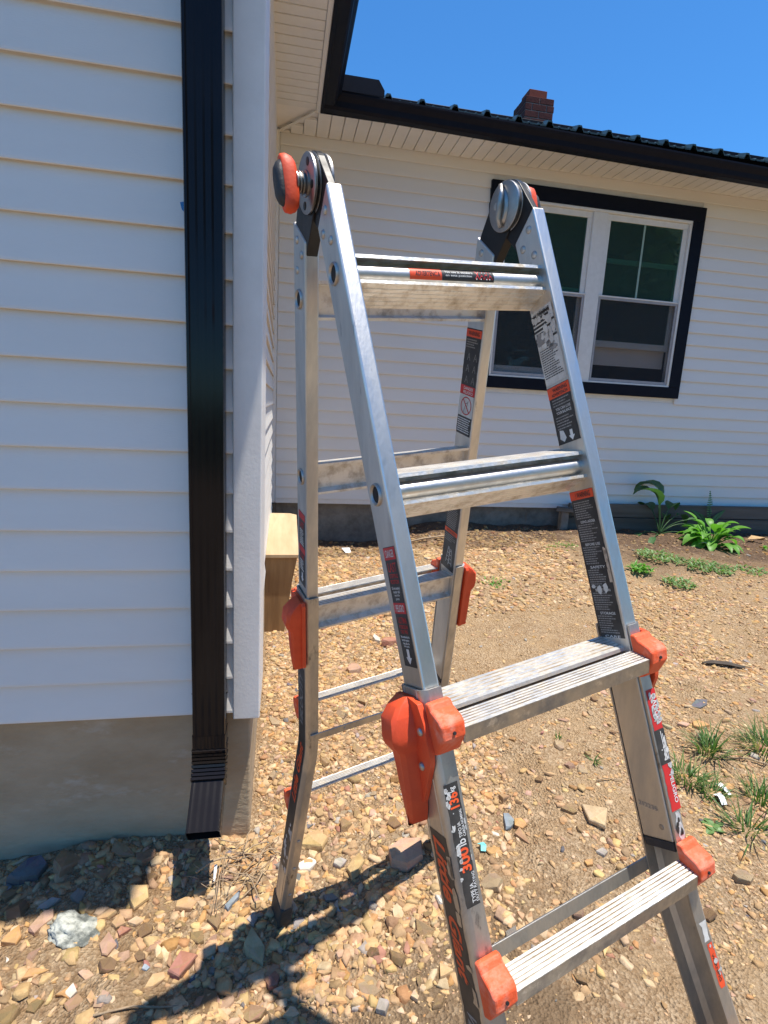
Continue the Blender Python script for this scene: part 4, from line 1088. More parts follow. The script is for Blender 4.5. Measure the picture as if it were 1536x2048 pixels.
# ------------------------------------------------------------------ stones
PAL = {'tan': (.50, .335, .185), 'cream': (.57, .425, .27), 'yellow': (.54, .38, .19), 'orange': (.50, .29, .13), 'brown': (.36, .23, .135), 'pink': (.49, .32, .225), 'red': (.38, .19, .135),
       'grey': (.38, .34, .30), 'slate': (.15, .15, .16), 'blue': (.28, .32, .36), 'white': (.66, .61, .52), 'olive': (.42, .36, .22), 'lichen': (1, 1, 1)}
def set_col(me, cols):
    at = me.color_attributes.new('Col', 'FLOAT_COLOR', 'CORNER')
    at.data.foreach_set('color', np.asarray(cols, np.float32).ravel())
def stone_mesh(name, rx, ry, rz, col, seed, lump=False):
    """angular split stone: a broken polygon slab, chipped edges, uneven top"""
    r = np.random.default_rng(seed)
    import bmesh
    bm = bmesh.new()
    if lump:
        bmesh.ops.create_icosphere(bm, subdivisions=4, radius=1)
        for v in bm.verts:
            p = np.array(v.co); n = 0
            for k, f in enumerate((1.7, 3.9, 8.5)):
                n += (vnoise(np.array(p[0] * f + seed), np.array(p[1] * f + p[2] * f * .7), k) + vnoise(np.array(p[2] * f + 9), np.array(p[0] * f * .6 + p[1] * f), k + 1)) * (.42, .25, .16)[k]
            v.co = Vector(p * (1 + n)); v.co.x *= rx; v.co.y *= ry; v.co.z *= rz
    else:
        n = int(r.integers(4, 7)); ang = np.sort((np.arange(n) + r.uniform(-.33, .33, n)) * 2 * PI / n)
        rad = r.uniform(.62, 1.2, n); pts = []
        tx, ty = r.uniform(-.22, .22, 2)
        for lay, (sc, z) in enumerate(((.95, -1.), (1.0, -.1), (.985, .55), (.93, .86))):
            for a, q in zip(ang, rad):
                rr = q * sc * (1 + r.uniform(-.05, .05)); x, y = math.cos(a) * rr, math.sin(a) * rr
                pts.append((x * rx, y * ry, (z + (tx * x + ty * y if lay > 1 else 0) + r.uniform(-.07, .07)) * rz))
        pts += [(r.uniform(-.4, .4) * rx, r.uniform(-.4, .4) * ry, r.uniform(.82, 1.05) * rz) for _ in range(3)]
        for p in pts: bm.verts.new(p)
        res = bmesh.ops.convex_hull(bm, input=bm.verts)
        dead = [e for e in res['geom_interior'] if isinstance(e, bmesh.types.BMVert)]
        bmesh.ops.delete(bm, geom=list(set(dead)), context='VERTS')
    me = bpy.data.meshes.new(name); bm.to_mesh(me); bm.free()
    me.materials.append(MATS['lichen_rock' if col == 'lichen' else 'stone'])
    c = np.array(PAL[col]) * r.uniform(.88, 1.1)
    cols = []
    for p in me.polygons:
        k = np.clip(c * r.uniform(.90, 1.08) + r.uniform(-.015, .015, 3), .02, .9)
        cols += [(*k, 1)] * p.loop_total
    set_col(me, cols)
    if lump: me.polygons.foreach_set('use_smooth', [True] * len(me.polygons))
    return me
# x, y, width, depth, colour, height factor, label
STONES = [
(-0.725,1.540,0.087,0.070,'slate',1.1,'dark slate stone standing upright in the shade against the concrete wall'),
(-0.623,1.545,0.078,0.066,'brown',.85,'brown block stone leaning by the dark slate against the concrete wall'),
(-0.472,1.560,0.086,0.040,'brown',.4,'long flat brown stone lying right at the foot of the concrete wall'),
(-0.396,1.545,0.070,0.060,'brown',.55,'rounded brown stone against the concrete wall, left of the downspout elbow'),
(-0.311,1.535,0.042,0.042,'brown',.7,'small brown stone in the shade just left of the downspout outlet'),
(-0.496,1.487,0.056,0.042,'brown',.5,'flat brown stone lying in the middle of the wall\'s shade'),
(-0.386,1.406,0.085,0.070,'yellow',.75,'large yellow tan wedge stone catching the sun at the edge of the wall\'s shade'),
(-0.451,1.365,0.059,0.036,'tan',.6,'tan stone just in front of the large yellow wedge stone'),
(-0.529,1.327,0.120,0.085,'lichen',.6,'rough grey white lichen covered rock, largest on the left'),
(-0.613,1.367,0.057,0.060,'pink',.55,'tilted pinkish slab at the left end of the lichen covered rock'),
(-0.674,1.327,0.055,0.055,'orange',.6,'smooth orange tan stone near the left edge of the picture'),
(-0.429,1.266,0.045,0.062,'pink',.5,'pink diamond shaped stone right of the lichen covered rock'),
(-0.398,1.303,0.043,0.030,'red',.5,'flat brick red stone chip right of the lichen covered rock'),
(-0.422,1.335,0.038,0.056,'tan',.55,'narrow tan stone behind the brick red chip'),
(-0.376,1.338,0.046,0.030,'cream',.5,'cream stone on the far side of the brick red chip'),
(-0.624,1.420,0.063,0.034,'grey',.6,'grey brown stone at the shade line behind the pinkish slab'),
(-0.227,1.187,0.069,0.080,'red',.55,'maroon stone half covered by the ladder shadow'),
(-0.314,1.187,0.022,0.020,'blue',.5,'small blue pebble left of the maroon stone'),
(-0.285,1.152,0.043,0.043,'tan',.35,'flat tan stone in front of the small blue pebble'),
(-0.571,1.208,0.061,0.025,'orange',.4,'long orange yellow stone lying below the smooth orange tan stone'),
(-0.476,1.157,0.033,0.029,'white',.6,'cream white stone on its own at the lower left'),
(-0.421,1.127,0.023,0.041,'tan',.7,'narrow upright tan stone right of the cream white one'),
(-0.394,1.109,0.035,0.030,'pink',.6,'pinkish five sided stone at the lower left'),
(-0.459,1.124,0.052,0.026,'brown',.6,'split brown stone beside the narrow upright tan stone'),
(-0.456,1.195,0.044,0.018,'pink',.5,'long pink stone above the cream white stone'),
(-0.255,1.363,0.065,0.045,'tan',.5,'thin tan slab tilted in front of the downspout outlet'),
(-0.116,1.339,0.037,0.051,'blue',.6,'blue grey stone left of the ladder\'s rear left foot'),
(-0.058,1.207,0.050,0.085,'olive',.75,'upright olive grey stone half in the ladder shadow below its rear left foot'),
(-0.006,1.127,0.034,0.052,'red',.5,'reddish brown stone inside the ladder shadow at the bottom'),
(-0.046,1.052,0.053,0.047,'brown',.8,'brown block stone at the bottom edge inside the ladder shadow'),
(0.399,1.416,0.125,0.097,'pink',.7,'big brownish pink boulder shaded by the ladder\'s right rear leg'),
(0.121,1.531,0.073,0.085,'yellow',.6,'pair leader of yellow tan wedges standing right of the rear left leg'),
(0.242,1.414,0.043,0.077,'yellow',.7,'pointed yellow stone left of the big brownish pink boulder'),
(0.093,1.450,0.065,0.037,'white',.5,'long whitish stone right of the rear left leg'),
(0.195,1.436,0.043,0.039,'grey',.6,'grey quartz flecked stone between the whitish and the pointed yellow stone'),
(-0.086,1.461,0.043,0.043,'orange',.6,'peach coloured stone left of the rear left leg, beside dry roots'),
(0.464,1.233,0.035,0.042,'white',.7,'white quartz stone behind the front left leg'),
(0.336,1.240,0.039,0.049,'cream',.6,'cream three sided stone left of the white quartz stone'),
(0.271,1.203,0.034,0.043,'tan',.6,'tan pointed stone below the ladder shadow band'),
(0.411,1.038,0.036,0.038,'tan',.6,'clean tan stone on the dug earth left of the front left leg'),
(0.043,1.044,0.038,0.031,'cream',.8,'cream cube like stone at the bottom edge, right of the ladder shadow'),
(0.251,0.995,0.035,0.033,'grey',.7,'round grey stone at the bottom edge on the dug earth'),
(0.120,1.113,0.038,0.028,'tan',.6,'tan wedge stone just right of the ladder shadow band'),
(0.166,1.141,0.028,0.026,'pink',.6,'small mauve pink stone right of the ladder shadow band'),
(0.328,0.993,0.021,0.021,'cream',.7,'small cream pebble right of the round grey stone at the bottom edge'),
(-0.171,1.387,0.043,0.043,'cream',.5,'pale kite shaped stone under the dry roots'),
(0.103,1.616,0.034,0.031,'slate',.5,'dark slate chip right of the rear left leg below the lowest rear tread'),
(-0.059,1.285,0.034,0.048,'grey',.6,'grey brown stone in the shadow left of the rear left foot'),
(1.048,1.428,0.084,0.092,'cream',.22,'large pale slab half buried between the front legs'),
(1.002,1.308,0.039,0.034,'grey',.35,'flat grey tan stone below the large half buried slab'),
(0.936,1.278,0.033,0.023,'orange',.8,'small orange brick shaped stone above the lowest brace'),
(0.771,1.500,0.041,0.076,'blue',.55,'long blue grey stone right of the 300 lb label'),
(0.800,1.468,0.037,0.040,'orange',.7,'orange stone against the long blue grey stone'),
(0.733,1.557,0.035,0.045,'tan',.7,'tan wedge above the long blue grey stone'),
(0.785,1.419,0.036,0.059,'brown',.6,'dark tan stone below the orange stone right of the 300 lb label'),
(0.994,1.637,0.055,0.022,'tan',.4,'lone long tan chip on the fine dirt between the front legs'),
(0.856,1.950,0.038,0.042,'yellow',.9,'yellow block stone just under the third tread'),
(0.796,1.597,0.036,0.036,'brown',.7,'layered brown stone right of the 136 kg label'),
(0.739,1.426,0.026,0.033,'cream',.6,'small cream stone right of the 300 lb label'),
(1.618,1.829,0.038,0.059,'olive',.5,'pale greenish stone under the tip of the right lock claw'),
(1.686,1.825,0.074,0.042,'pink',.4,'flat pink tan stone right of the right lock claw'),
(1.752,1.806,0.074,0.047,'orange',.5,'two toned orange stone right of the flat pink tan stone'),
(1.599,1.475,0.068,0.036,'orange',.6,'raised orange tan stone with the white paper strip under it'),
(1.522,1.450,0.062,0.028,'tan',.4,'flat tan stone left of the white paper strips'),
(1.335,1.309,0.035,0.023,'tan',.6,'tan stone below the broad leaved weed on the right'),
(1.884,1.954,0.113,0.041,'slate',.2,'thin blue grey slate slab lying right of the ladder'),
(0.382,2.574,0.098,0.088,'pink',.6,'blocky pink brown stone seen between the rear legs'),
(0.607,2.799,0.118,0.084,'red',.6,'rounded reddish stone behind the long danger label rail'),
(0.540,2.862,0.051,0.080,'white',.6,'white and black stone left of the rounded reddish stone'),
]
STONES[31] = STONES[31][:6] + ('larger yellow tan wedge stone right of the rear left leg',)
for i, (x, y, w, d, c, hf, lb) in enumerate(STONES):
    rz = min(w, d) * .5 * (hf if hf < .45 else hf * .72)
    me = stone_mesh('stone', w * .53, d * .60, rz, c, 100 + i, c == 'lichen')
    o = bpy.data.objects.new('stone', me); COL.objects.link(o)
    o.location = (x, y, float(ground_z(x, y)) + rz * .42)
    rr = random.Random(i); o.rotation_euler = (rr.uniform(-.22, .22), rr.uniform(-.22, .22), rr.uniform(-.4, .4))
    if c == 'slate' and i == 0: o.rotation_euler = (.25, .1, .2)
    tag(o, lb, 'stone', 'stones scattered over the bare ground')

# medium chips, each its own object, sharing a few meshes
proto = {}
CHC = ('tan', 'tan', 'cream', 'yellow', 'orange', 'brown', 'pink', 'grey', 'tan', 'pink', 'cream', 'brown')
for k, c in enumerate(('tan', 'tan', 'cream', 'yellow', 'orange', 'brown', 'pink', 'grey', 'tan', 'pink', 'cream', 'brown')):
    proto[k] = stone_mesh('stone_chip', 1, 1, 1, c, 900 + k)
ZONES = [('loose stone chip lying left of the ladder before the concrete wall', lambda x, y: x < -.05, 'loose stone chips left of the ladder'),
         ('loose stone chip lying on the ground between the ladder legs', lambda x, y: x >= -.05 and x < .72, 'loose stone chips between the ladder legs'),
         ('loose stone chip lying on open ground right of the left front leg', lambda x, y: x >= .72, 'loose stone chips right of the ladder')]
placed = [(s[0], s[1], max(s[2], s[3]) * .55) for s in STONES]
rc = random.Random(21); cnt = 0; tries = 0
NCHIP = 225
while cnt < NCHIP and tries < 9000:
    tries += 1
    t = rc.random()
    if t < .42: x, y = rc.uniform(-.85, -.0), rc.uniform(.98, 1.58)
    elif t < .74: x, y = rc.uniform(-.02, .62), rc.uniform(.95, 2.3)
    else: x, y = rc.uniform(.6, 1.9), rc.uniform(.95, 2.6)
    r = (.015 + .022 * rc.random() ** 1.6) * (1.1 if x < .7 else .8)
    if any((x - a) ** 2 + (y - b_) ** 2 < (r + q * .8) ** 2 for a, b_, q in placed): continue
    if y > YL - .02 and x < -.06: continue
    if 1.0 < x < 1.6 and 2.1 < y: continue
    placed.append((x, y, r)); k = rc.randrange(12)
    o = bpy.data.objects.new('stone_chip', proto[k]); COL.objects.link(o)
    asp = rc.uniform(.45, .95); hz = r * rc.uniform(.2, .5)
    o.scale = (r, r * asp, hz); o.location = (x, y, float(ground_z(x, y)) + hz * rc.uniform(.0, .5)); o.rotation_euler = (rc.gauss(0, .24), rc.gauss(0, .24), rc.uniform(0, 6.28))
    for lb, fn, gname in ZONES:
        if fn(x, y): tag(o, lb.replace('loose', CHC[k]), 'stone chip', gname + ', ' + CHC[k])
    cnt += 1

# gravel: tens of thousands of flakes as one mass
def gravel(N, seed):
    r = np.random.default_rng(seed)
    K, n = 28, 5
    tv = []
    for k in range(K):
        ang = (np.arange(n) + r.uniform(-.38, .38, n)) * 2 * PI / n; rad = r.uniform(.5, 1.25, n); tilt_ = r.uniform(-.25, .25, 2)
        base_ = np.stack([np.cos(ang) * rad * .96, np.sin(ang) * rad * .96, np.full(n, -1.)], 1)
        t1 = np.stack([np.cos(ang) * rad, np.sin(ang) * rad, np.full(n, .35)], 1); t1[:, 2] += t1[:, :2] @ tilt_ + r.uniform(-.12, .12, n)
        t2 = np.stack([np.cos(ang) * rad * .86, np.sin(ang) * rad * .86, np.full(n, .80)], 1); t2[:, 2] += t2[:, :2] @ tilt_ * 1.4 + r.uniform(-.12, .12, n)
        tv.append(np.concatenate([base_, t1, t2]))
    tv = np.array(tv)                                     # K x 18 x 3
    fc = []
    for lay in (0, 1):
        for i in range(n):
            j = (i + 1) % n; fc.append((lay * n + i, lay * n + j, (lay + 1) * n + j, (lay + 1) * n + i))
    quads = np.array(fc); cap = np.arange(2 * n, 3 * n)
    # positions: dense close by, thinning with distance
    X, Y, SZ_ = [], [], []
    def region(x0, x1, y0, y1, m, s0, s1, thin=0.):
        x = r.uniform(x0, x1, m); y = r.uniform(y0, y1, m); keep = r.random(m) > thin * np.clip(vnoise(x * 2.6, y * 2.6, 4) * 4.5 + vnoise(x * 7, y * 7, 2) * 1.6 + .5, 0, 1)
        s = s0 * (s1 / s0) ** (r.random(m) ** 1.9)
        X.append(x[keep]); Y.append(y[keep]); SZ_.append(s[keep])
    region(-.95, .75, .75, 1.62, 11500, .0022, .0150, .92)
    region(-.9, .75, 1.0, 1.62, 5200, .009, .0240, .7)
    region(-.9, .72, 1.0, 1.6, 620, .018, .031, .6); region(-.07, .04, 1.6, 3.0, 1500, .004, .02, .3); region(.0, .85, 1.55, 3.2, 14000, .0045, .0220, .2)
    region(.55, 2.6, .55, 2.0, 20000, .0026, .0125, .9); region(.7, 2.6, .9, 2.2, 1900, .010, .0210, .3)
    region(.7, 3.2, 1.9, 3.3, 14000, .0045, .0180, .85)
    region(.0, 2.2, 3.0, 4.6, 9000, .009, .030, .25)
    region(2.0, 5.2, 2.0, 4.6, 13000, .007, .024, .5)
    region(.0, 5.2, 4.1, 4.86, 1500, .010, .030, .3)
    X, Y, SZ_ = np.concatenate(X), np.concatenate(Y), np.concatenate(SZ_)
    ok = ~((Y > YL + .02) & (X < -.085)) & ~((X < .09) & (Y > 3.0) & (Y < 3.08))
    # the smooth trodden patch and the dark loam hold fewer flakes
    loam = (Y > 3.45) & (X > 2.45)
    ok &= ~(loam & (r.random(len(X)) < .70))
    patch = np.exp(-(((X - 1.25) / .38) ** 2 + ((Y - 2.35) / .42) ** 2))
    ok &= ~(r.random(len(X)) < patch * .93)
    ok &= ~((Y < 1.14) & (X < -.15) & (r.random(len(X)) < .5))
    dug = (X > .22) & (X < .66) & (Y < 1.10)
    ok &= ~(dug & (r.random(len(X)) < .6) & (SZ_ > .004))
    X, Y, SZ_ = X[ok], Y[ok], SZ_[ok]; m = len(X)
    Zg = ground_z(X, Y)
    asp = r.uniform(.42, .95, m); hz = SZ_ * r.uniform(.16, .50, m)
    v = tv[r.integers(0, K, m)] * np.stack([SZ_, SZ_ * asp, hz], 1)[:, None, :]
    ax_, ay_, az_ = r.normal(0, .20, m), r.normal(0, .20, m), r.uniform(0, 2 * PI, m)
    # slabs lean slightly along one bedding direction, as split shale does
    def rot(v, a, i, j):
        c, s = np.cos(a)[:, None], np.sin(a)[:, None]; w = v.copy(); w[..., i] = c * v[..., i] - s * v[..., j]; w[..., j] = s * v[..., i] + c * v[..., j]; return w
    v = rot(v, az_, 0, 1); v = rot(v, ax_, 1, 2); v = rot(v, ay_, 0, 2)
    v += np.stack([X, Y, Zg + hz * r.uniform(-.45, .5, m)], 1)[:, None, :]
    V = v.reshape(-1, 3); o_ = (np.arange(m) * 3 * n)[:, None]
    Q = (quads.reshape(1, -1) + o_).reshape(-1, 4); C = cap[None, :] + o_
    li = np.concatenate([Q.ravel(), C.ravel()]).astype(np.int32)
    ls = np.concatenate([np.arange(len(Q)) * 4, len(Q) * 4 + np.arange(m) * n]).astype(np.int32)
    me = bpy.data.meshes.new('gravel')
    me.vertices.add(len(V)); me.vertices.foreach_set('co', V.ravel())
    me.loops.add(len(li)); me.loops.foreach_set('vertex_index', li)
    me.polygons.add(len(ls)); me.polygons.foreach_set('loop_start', ls)
    me.update(calc_edges=True)
    names = ['tan', 'cream', 'yellow', 'orange', 'brown', 'pink', 'grey', 'red', 'slate', 'white']
    pc = np.array([PAL[q_] for q_ in names]); pw = np.array([.42, .17, .17, .12, .08, .04, .014, .006, .003, .002])
    ci = pc[r.choice(len(names), m, p=pw / pw.sum())] * r.uniform(.78, 1.12, (m, 1)) + r.uniform(-.015, .015, (m, 3))
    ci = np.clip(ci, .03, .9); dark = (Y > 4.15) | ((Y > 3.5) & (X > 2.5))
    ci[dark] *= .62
    rgba = np.concatenate([ci, np.ones((m, 1))], 1)
    cols = np.concatenate([np.repeat(rgba, 4 * len(quads), 0), np.repeat(rgba, n, 0)])
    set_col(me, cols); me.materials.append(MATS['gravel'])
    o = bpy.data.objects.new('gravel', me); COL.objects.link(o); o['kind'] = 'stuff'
    return m
gravel(0, 11)

# ------------------------------------------------------------------ plants
def blade_strip(mb, pts, widths, up=A(0, 0, 1), fold=0.0, mi=0):
    """leaf as two half-blades along a midrib polyline"""
    pts = [np.asarray(p, float) for p in pts]; L, C, R = [], [], []
    for i, p in enumerate(pts):
        t = nrm(pts[min(i + 1, len(pts) - 1)] - pts[max(i - 1, 0)] + A(1e-9, 0, 0)); sd = np.cross(t, up)
        if np.linalg.norm(sd) < 1e-4: sd = np.cross(t, A(.3, .8, .1))
        sd = nrm(sd); nn = np.cross(sd, t); w = widths[i] / 2
        L.append(p - sd * w + nn * fold * w); R.append(p + sd * w + nn * fold * w); C.append(p)
    n = len(pts); mb.add(L + C + R, [(i, i + 1, n + i + 1, n + i) for i in range(n - 1)] + [(n + i, n + i + 1, 2 * n + i + 1, 2 * n + i) for i in range(n - 1)], mi)
def arc(p0, az, el0, length, droop, n=8):
    p = np.asarray(p0, float).copy(); pts = [p.copy()]; el = el0
    for i in range(n):
        st = length / n; p = p + st * A(math.cos(el) * math.cos(az), math.cos(el) * math.sin(az), math.sin(el)); el -= droop / n; pts.append(p.copy())
    return pts
LEAFW = [.12, .60, .92, 1., .97, .84, .6, .32, .03]
def broad_plant(name, label_, cat, x, y, leaves, mat_, stem_mat, group=None, z=None):
    z = float(ground_z(x, y)) if z is None else z
    t = thing(name, label_, cat, (x, y, z), group)
    for (az, el, stem, ln, wd, dr, ldr) in leaves:
        s = arc((x, y, z - .01), az, el, stem, dr, 6)
        mb = MB().tube(s, [.0055] * 3 + [.0045] * 4, 6)
        mb.build('stem', stem_mat, t, smooth=True)
        dirv = s[-1] - s[-2]; e2 = math.atan2(dirv[2], math.hypot(dirv[0], dirv[1]))
        lp = arc(s[-1], az, e2, ln, ldr, 8); mb = MB(); blade_strip(mb, lp, [w * wd for w in LEAFW], fold=.35)
        mb.build('leaf', mat_, t, smooth=True, fix=False)
    return t
rp_ = random.Random(3)
tall = [(2.2, 1.5, .36, .38, .20, .1, 3.2), (3.0, 1.45, .30, .36, .20, .1, 2.4), (.3, 1.05, .30, .22, .09, .9, 2.2), (.0, .8, .34, .20, .085, 1.1, 2.4), (3.3, .5, .22, .18, .07, .9, 1.2), (-.6, .6, .24, .2, .08, 1.0, 1.4), (1.6, 1.2, .26, .28, .13, .5, 2.4), (.5, 1.3, .28, .22, .12, .4, 2.6), (-.3, 1.0, .3, .24, .10, .9, 2.6), (3.9, .25, .25, .22, .06, .4, .6), (.7, 1.2, .2, .18, .08, .6, 2.6)]
broad_plant('hosta', 'tall dark wilting hosta with bent leaves against the white siding', 'plant', 3.60, 4.58, tall, 'dark_leaf', 'dark_leaf')
low = []
for i in range(56):
    az = rp_.uniform(0, 2 * PI); el = rp_.uniform(.45, 1.35)
    low.append((az, el, rp_.uniform(.08, .22), rp_.uniform(.11, .19), rp_.uniform(.060, .105), rp_.uniform(.1, .5), rp_.uniform(.8, 1.7)))
low += [(2.2, 1.15, .26, .16, .06, .3, .8), (1.2, 1.3, .2, .14, .07, .3, 1.4), (3.3, .9, .16, .24, .11, .6, 1.5), (3.6, .7, .14, .24, .11, .7, 1.3)]
broad_plant('hosta', 'bright green bushy hosta in full sun right of the ladder', 'plant', 3.86, 4.22, low, 'bright_leaf', 'bright_leaf')
# fern
fx_, fy_, fz_ = 4.27, 4.735, -.98
fern = thing('fern', 'small fern frond standing before the white siding above the bright hosta', 'fern', (fx_, fy_, fz_))
for az, el, ln, dr in ((1.3, 1.5, .30, .25), (2.9, 1.25, .22, .9), (.2, 1.2, .20, .8)):
    s = arc((fx_, fy_, fz_ - .12), az, el, ln + .12, dr, 18)
    MB().tube(s, .0022, 5).build('stem', 'fern_leaf', fern, smooth=True)
    mb = MB()
    for i in range(5, 19):
        f_ = (i - 5) / 13; L_ = .085 * math.sin(PI * (1 - f_) * .86 + .25) * (1 - f_ * .55)
        for sd in (-1, 1):
            d_ = A(math.cos(az + PI / 2 * sd) * .3 + sd * .95, 0.25 * sd, .22); d_ = nrm(d_)
            p0 = s[i]; pts = [p0 + d_ * L_ * t_ + A(0, 0, -.012 * t_ * t_) for t_ in (0, .35, .7, 1)]
            blade_strip(mb, pts, [.004, .014, .011, .002], up=A(0, -1, .3))
    mb.build('frond', 'fern_leaf', fern, fix=False)
# low weeds
def weed(x, y, r, n, lf, wd, label_, mat_='weed_leaf', flat=.5, seed=0, name='weed'):
    rr = random.Random(seed); z = float(ground_z(x, y)); t = thing(name, label_, 'weed', (x, y, z), None)
    mb = MB()
    for _ in range(n):
        a = rr.uniform(0, 2 * PI); d = r * math.sqrt(rr.random()); px, py = x + d * math.cos(a), y + d * .8 * math.sin(a); pz = float(gz(px, py)) + .012
        lp = arc((px, py, pz), rr.uniform(0, 2 * PI), rr.uniform(.15, 1.0) * flat * 2, lf * rr.uniform(.6, 1.2), rr.uniform(.4, 1.2), 4)
        blade_strip(mb, lp, [wd * w for w in (.3, 1, .9, .6, .05)], fold=.2)
    mb.build('leaf_clump', mat_, t, fix=False)['kind'] = 'stuff'; mb2 = MB()
    for _ in range(max(3, n // 12)):
        a = rr.uniform(0, 2 * PI); lp = arc((x + rr.uniform(-r, r) * .5, y + rr.uniform(-r, r) * .4, z + .004), a, .35, r * .7, .4, 4); mb2.tube(lp, .0015, 4)
    mb2.build('stem', mat_, t, fix=False)['kind'] = 'stuff'
    return t
weed(3.02, 3.78, .20, 210, .048, .014, 'wide mat of pale green weeds on the dark soil in front of the hostas', seed=1)
weed(3.30, 3.58, .20, 210, .050, .014, 'second mat of pale weeds, right and nearer than the widest mat', seed=2)
weed(2.64, 3.50, .085, 90, .055, .018, 'yellow green weed tuft just right of the long black label rail', 'bright_leaf', seed=3)
weed(2.78, 3.26, .115, 90, .048, .014, 'weed patch on the edge of the tan gravel, nearest of the weeds before the hostas', seed=4)
weed(3.62, 3.52, .13, 70, .045, .013, 'sparse weeds on dark soil at the right below the bright hosta', seed=5)
weed(4.55, 4.15, .16, 100, .045, .016, 'light green weeds at the right edge beside the dead leaf', 'bright_leaf', seed=6)
weed(1.395, 1.315, .030, 9, .048, .024, 'small broad leaved weed lying flat right of the front right leg', 'weed_leaf', .25, seed=7)
weed(2.25, 3.95, .16, 60, .03, .010, 'faint weeds sprouting behind the ladder\'s middle rung', 'bright_leaf', seed=8)
weed(1.45, 3.35, .10, 36, .032, .010, 'tiny weed beside a grey stone in the middle of the gravel', 'bright_leaf', seed=9)
# grass tufts
def tuft(x, y, r, n, h, label_, seed, lean=.9, dry=.12):
    rr = random.Random(seed); z = float(ground_z(x, y)); t = thing('grass_tuft', label_, 'grass tuft', (x, y, z), 'grass tufts in the gravel')
    for mname, share in (('grass_blade', 1 - dry), ('dry_grass', dry)):
        if int(n * share) < 1: continue
        mb = MB()
        for _ in range(int(n * share)):
            a = rr.uniform(0, 2 * PI); d = r * rr.random() ** .7; px, py = x + d * math.cos(a), y + d * math.sin(a); pz = float(gz(px, py)) - .004
            lp = arc((px, py, pz), a + rr.uniform(-.8, .8), rr.uniform(.55, 1.45), h * rr.uniform(.45, 1.15), rr.uniform(.3, 1.5) * lean, 5)
            blade_strip(mb, lp, [w * .0046 for w in (.7, 1, .9, .7, .45, .05)], fold=.3)
        mb.build('blades', mname, t, fix=False)['kind'] = 'stuff'
    return t
tuft(1.675, 1.655, .050, 95, .115, 'ragged grass tuft above the raised orange stone, right of the peeling label', 1)
tuft(1.475, 1.530, .058, 130, .105, 'dense dark grass tuft nearest the peeling red label of the ladder', 2)
tuft(1.90, 1.62, .075, 190, .12, 'dense grass tuft cut by the right edge of the picture, uppermost there', 3)
tuft(1.66, 1.405, .040, 70, .10, 'grass tuft at the right edge below the dense one', 4)
tuft(1.49, 1.285, .035, 55, .125, 'loose star shaped grass tuft at the right, lowest of the tufts', 5)
tuft(1.505, 1.455, .035, 60, .085, 'grass around the white paper strips', 6)
tuft(1.20, 1.690, .014, 14, .05, 'single small green seedling on the bare dirt between the front legs', 7, dry=0)
tuft(1.13, 1.85, .016, 16, .032, 'tiny grass sprout on the bare dirt under the third tread', 8, dry=.2)
tuft(.058, 1.228, .008, 10, .028, 'tiny green sprout in the light slit of the ladder shadow', 9, dry=0)
tuft(1.95, 2.05, .022, 18, .035, 'faint grass sprout on the gravel right of the ladder', 10, dry=.4)

# ------------------------------------------------------------------ litter, twigs
def gtag(o, label_, cat, group=None): return tag(o, label_, cat, group)
def scrap(name, x, y, pts, m, label_, cat, dz=.012, curl=.010):
    z = float(ground_z(x, y)) + dz; mb = MB()
    n = len(pts) // 2
    L = [(x + a, y + b_, z + curl * math.sin(i * 1.9)) for i, (a, b_) in enumerate(pts[:n])]; R_ = [(x + a, y + b_, z + curl * math.sin(i * 1.9 + .5)) for i, (a, b_) in enumerate(pts[n:][::-1])]
    k = len(L); top_ = L + R_; bot = [(a, b_, c - .0008) for a, b_, c in top_]
    fs = [(i, i + 1, k + i + 1, k + i) for i in range(k - 1)]
    mb.add(top_, fs); mb.add(bot, [f[::-1] for f in fs])
    o = mb.build(name, m, None, origin=(x, y, z)); gtag(o, label_, cat); return o
scrap('paper_strip', 1.562, 1.462, [(-.012, .025), (-.008, .0), (-.002, -.028), (.012, -.028), (.010, .0), (.014, .026)], 'paper_white', 'narrow white paper strip standing against the raised orange stone', 'paper', .016, .006)
scrap('paper_strip', 1.512, 1.415, [(-.014, .022), (-.010, .004), (-.016, -.022), (.008, -.020), (.013, .002), (.016, .024)], 'paper_white', 'crumpled white paper scrap lying in the grass, nearer of the two', 'paper', .018, .008)
scrap('paper_scrap', .52, 4.35, [(-.06, .03), (-.03, .0), (.0, -.03), (.05, -.02), (.04, .03), (.0, .04)], 'paper_white', 'torn pale paper lying in the shade of the back wall', 'paper', .02, .02)
scrap('paper_scrap', 3.70, 4.08, [(-.07, .03), (-.03, .01), (.02, -.03), (.06, -.02), (.04, .03), (.0, .05)], 'paper_white', 'white plastic scrap on the dark soil below the bright hosta', 'plastic scrap', .03, .02)
scrap('plastic_scrap', -.178, 1.43, [(-.004, .035), (-.003, .01), (-.001, -.02), (.003, -.02), (.005, .01), (.004, .035)], 'paper_white', 'thin white plastic sliver among the dry roots below the downspout', 'plastic scrap', .03, .004)
scrap('plastic_scrap', .640, 1.392, [(-.014, .014), (-.006, .002), (-.010, -.012), (.006, -.014), (.012, .0), (.008, .014)], 'turquoise', 'turquoise scrap on the gravel right of the 300 lb label', 'plastic scrap', .012, .006)
scrap('dead_leaf', 4.55, 4.42, [(-.13, -.02), (-.04, .03), (.05, .05), (.12, .04), (.06, -.03), (-.02, -.05)], 'dead_leaf', 'curled pale dead leaf at the right edge on the dark soil', 'leaf', .04, .03)
def twig(name, pts, r, m, label_, cat):
    mb = MB(); o_ = pts[0]
    mb.tube(pts, [r * (1 - .5 * i / len(pts)) for i in range(len(pts))], 6)
    o = mb.build(name, m, None, smooth=True, origin=tuple(o_)); gtag(o, label_, cat); return o
def gpt(x, y, dz=.01): return A(x, y, float(ground_z(x, y)) + dz)
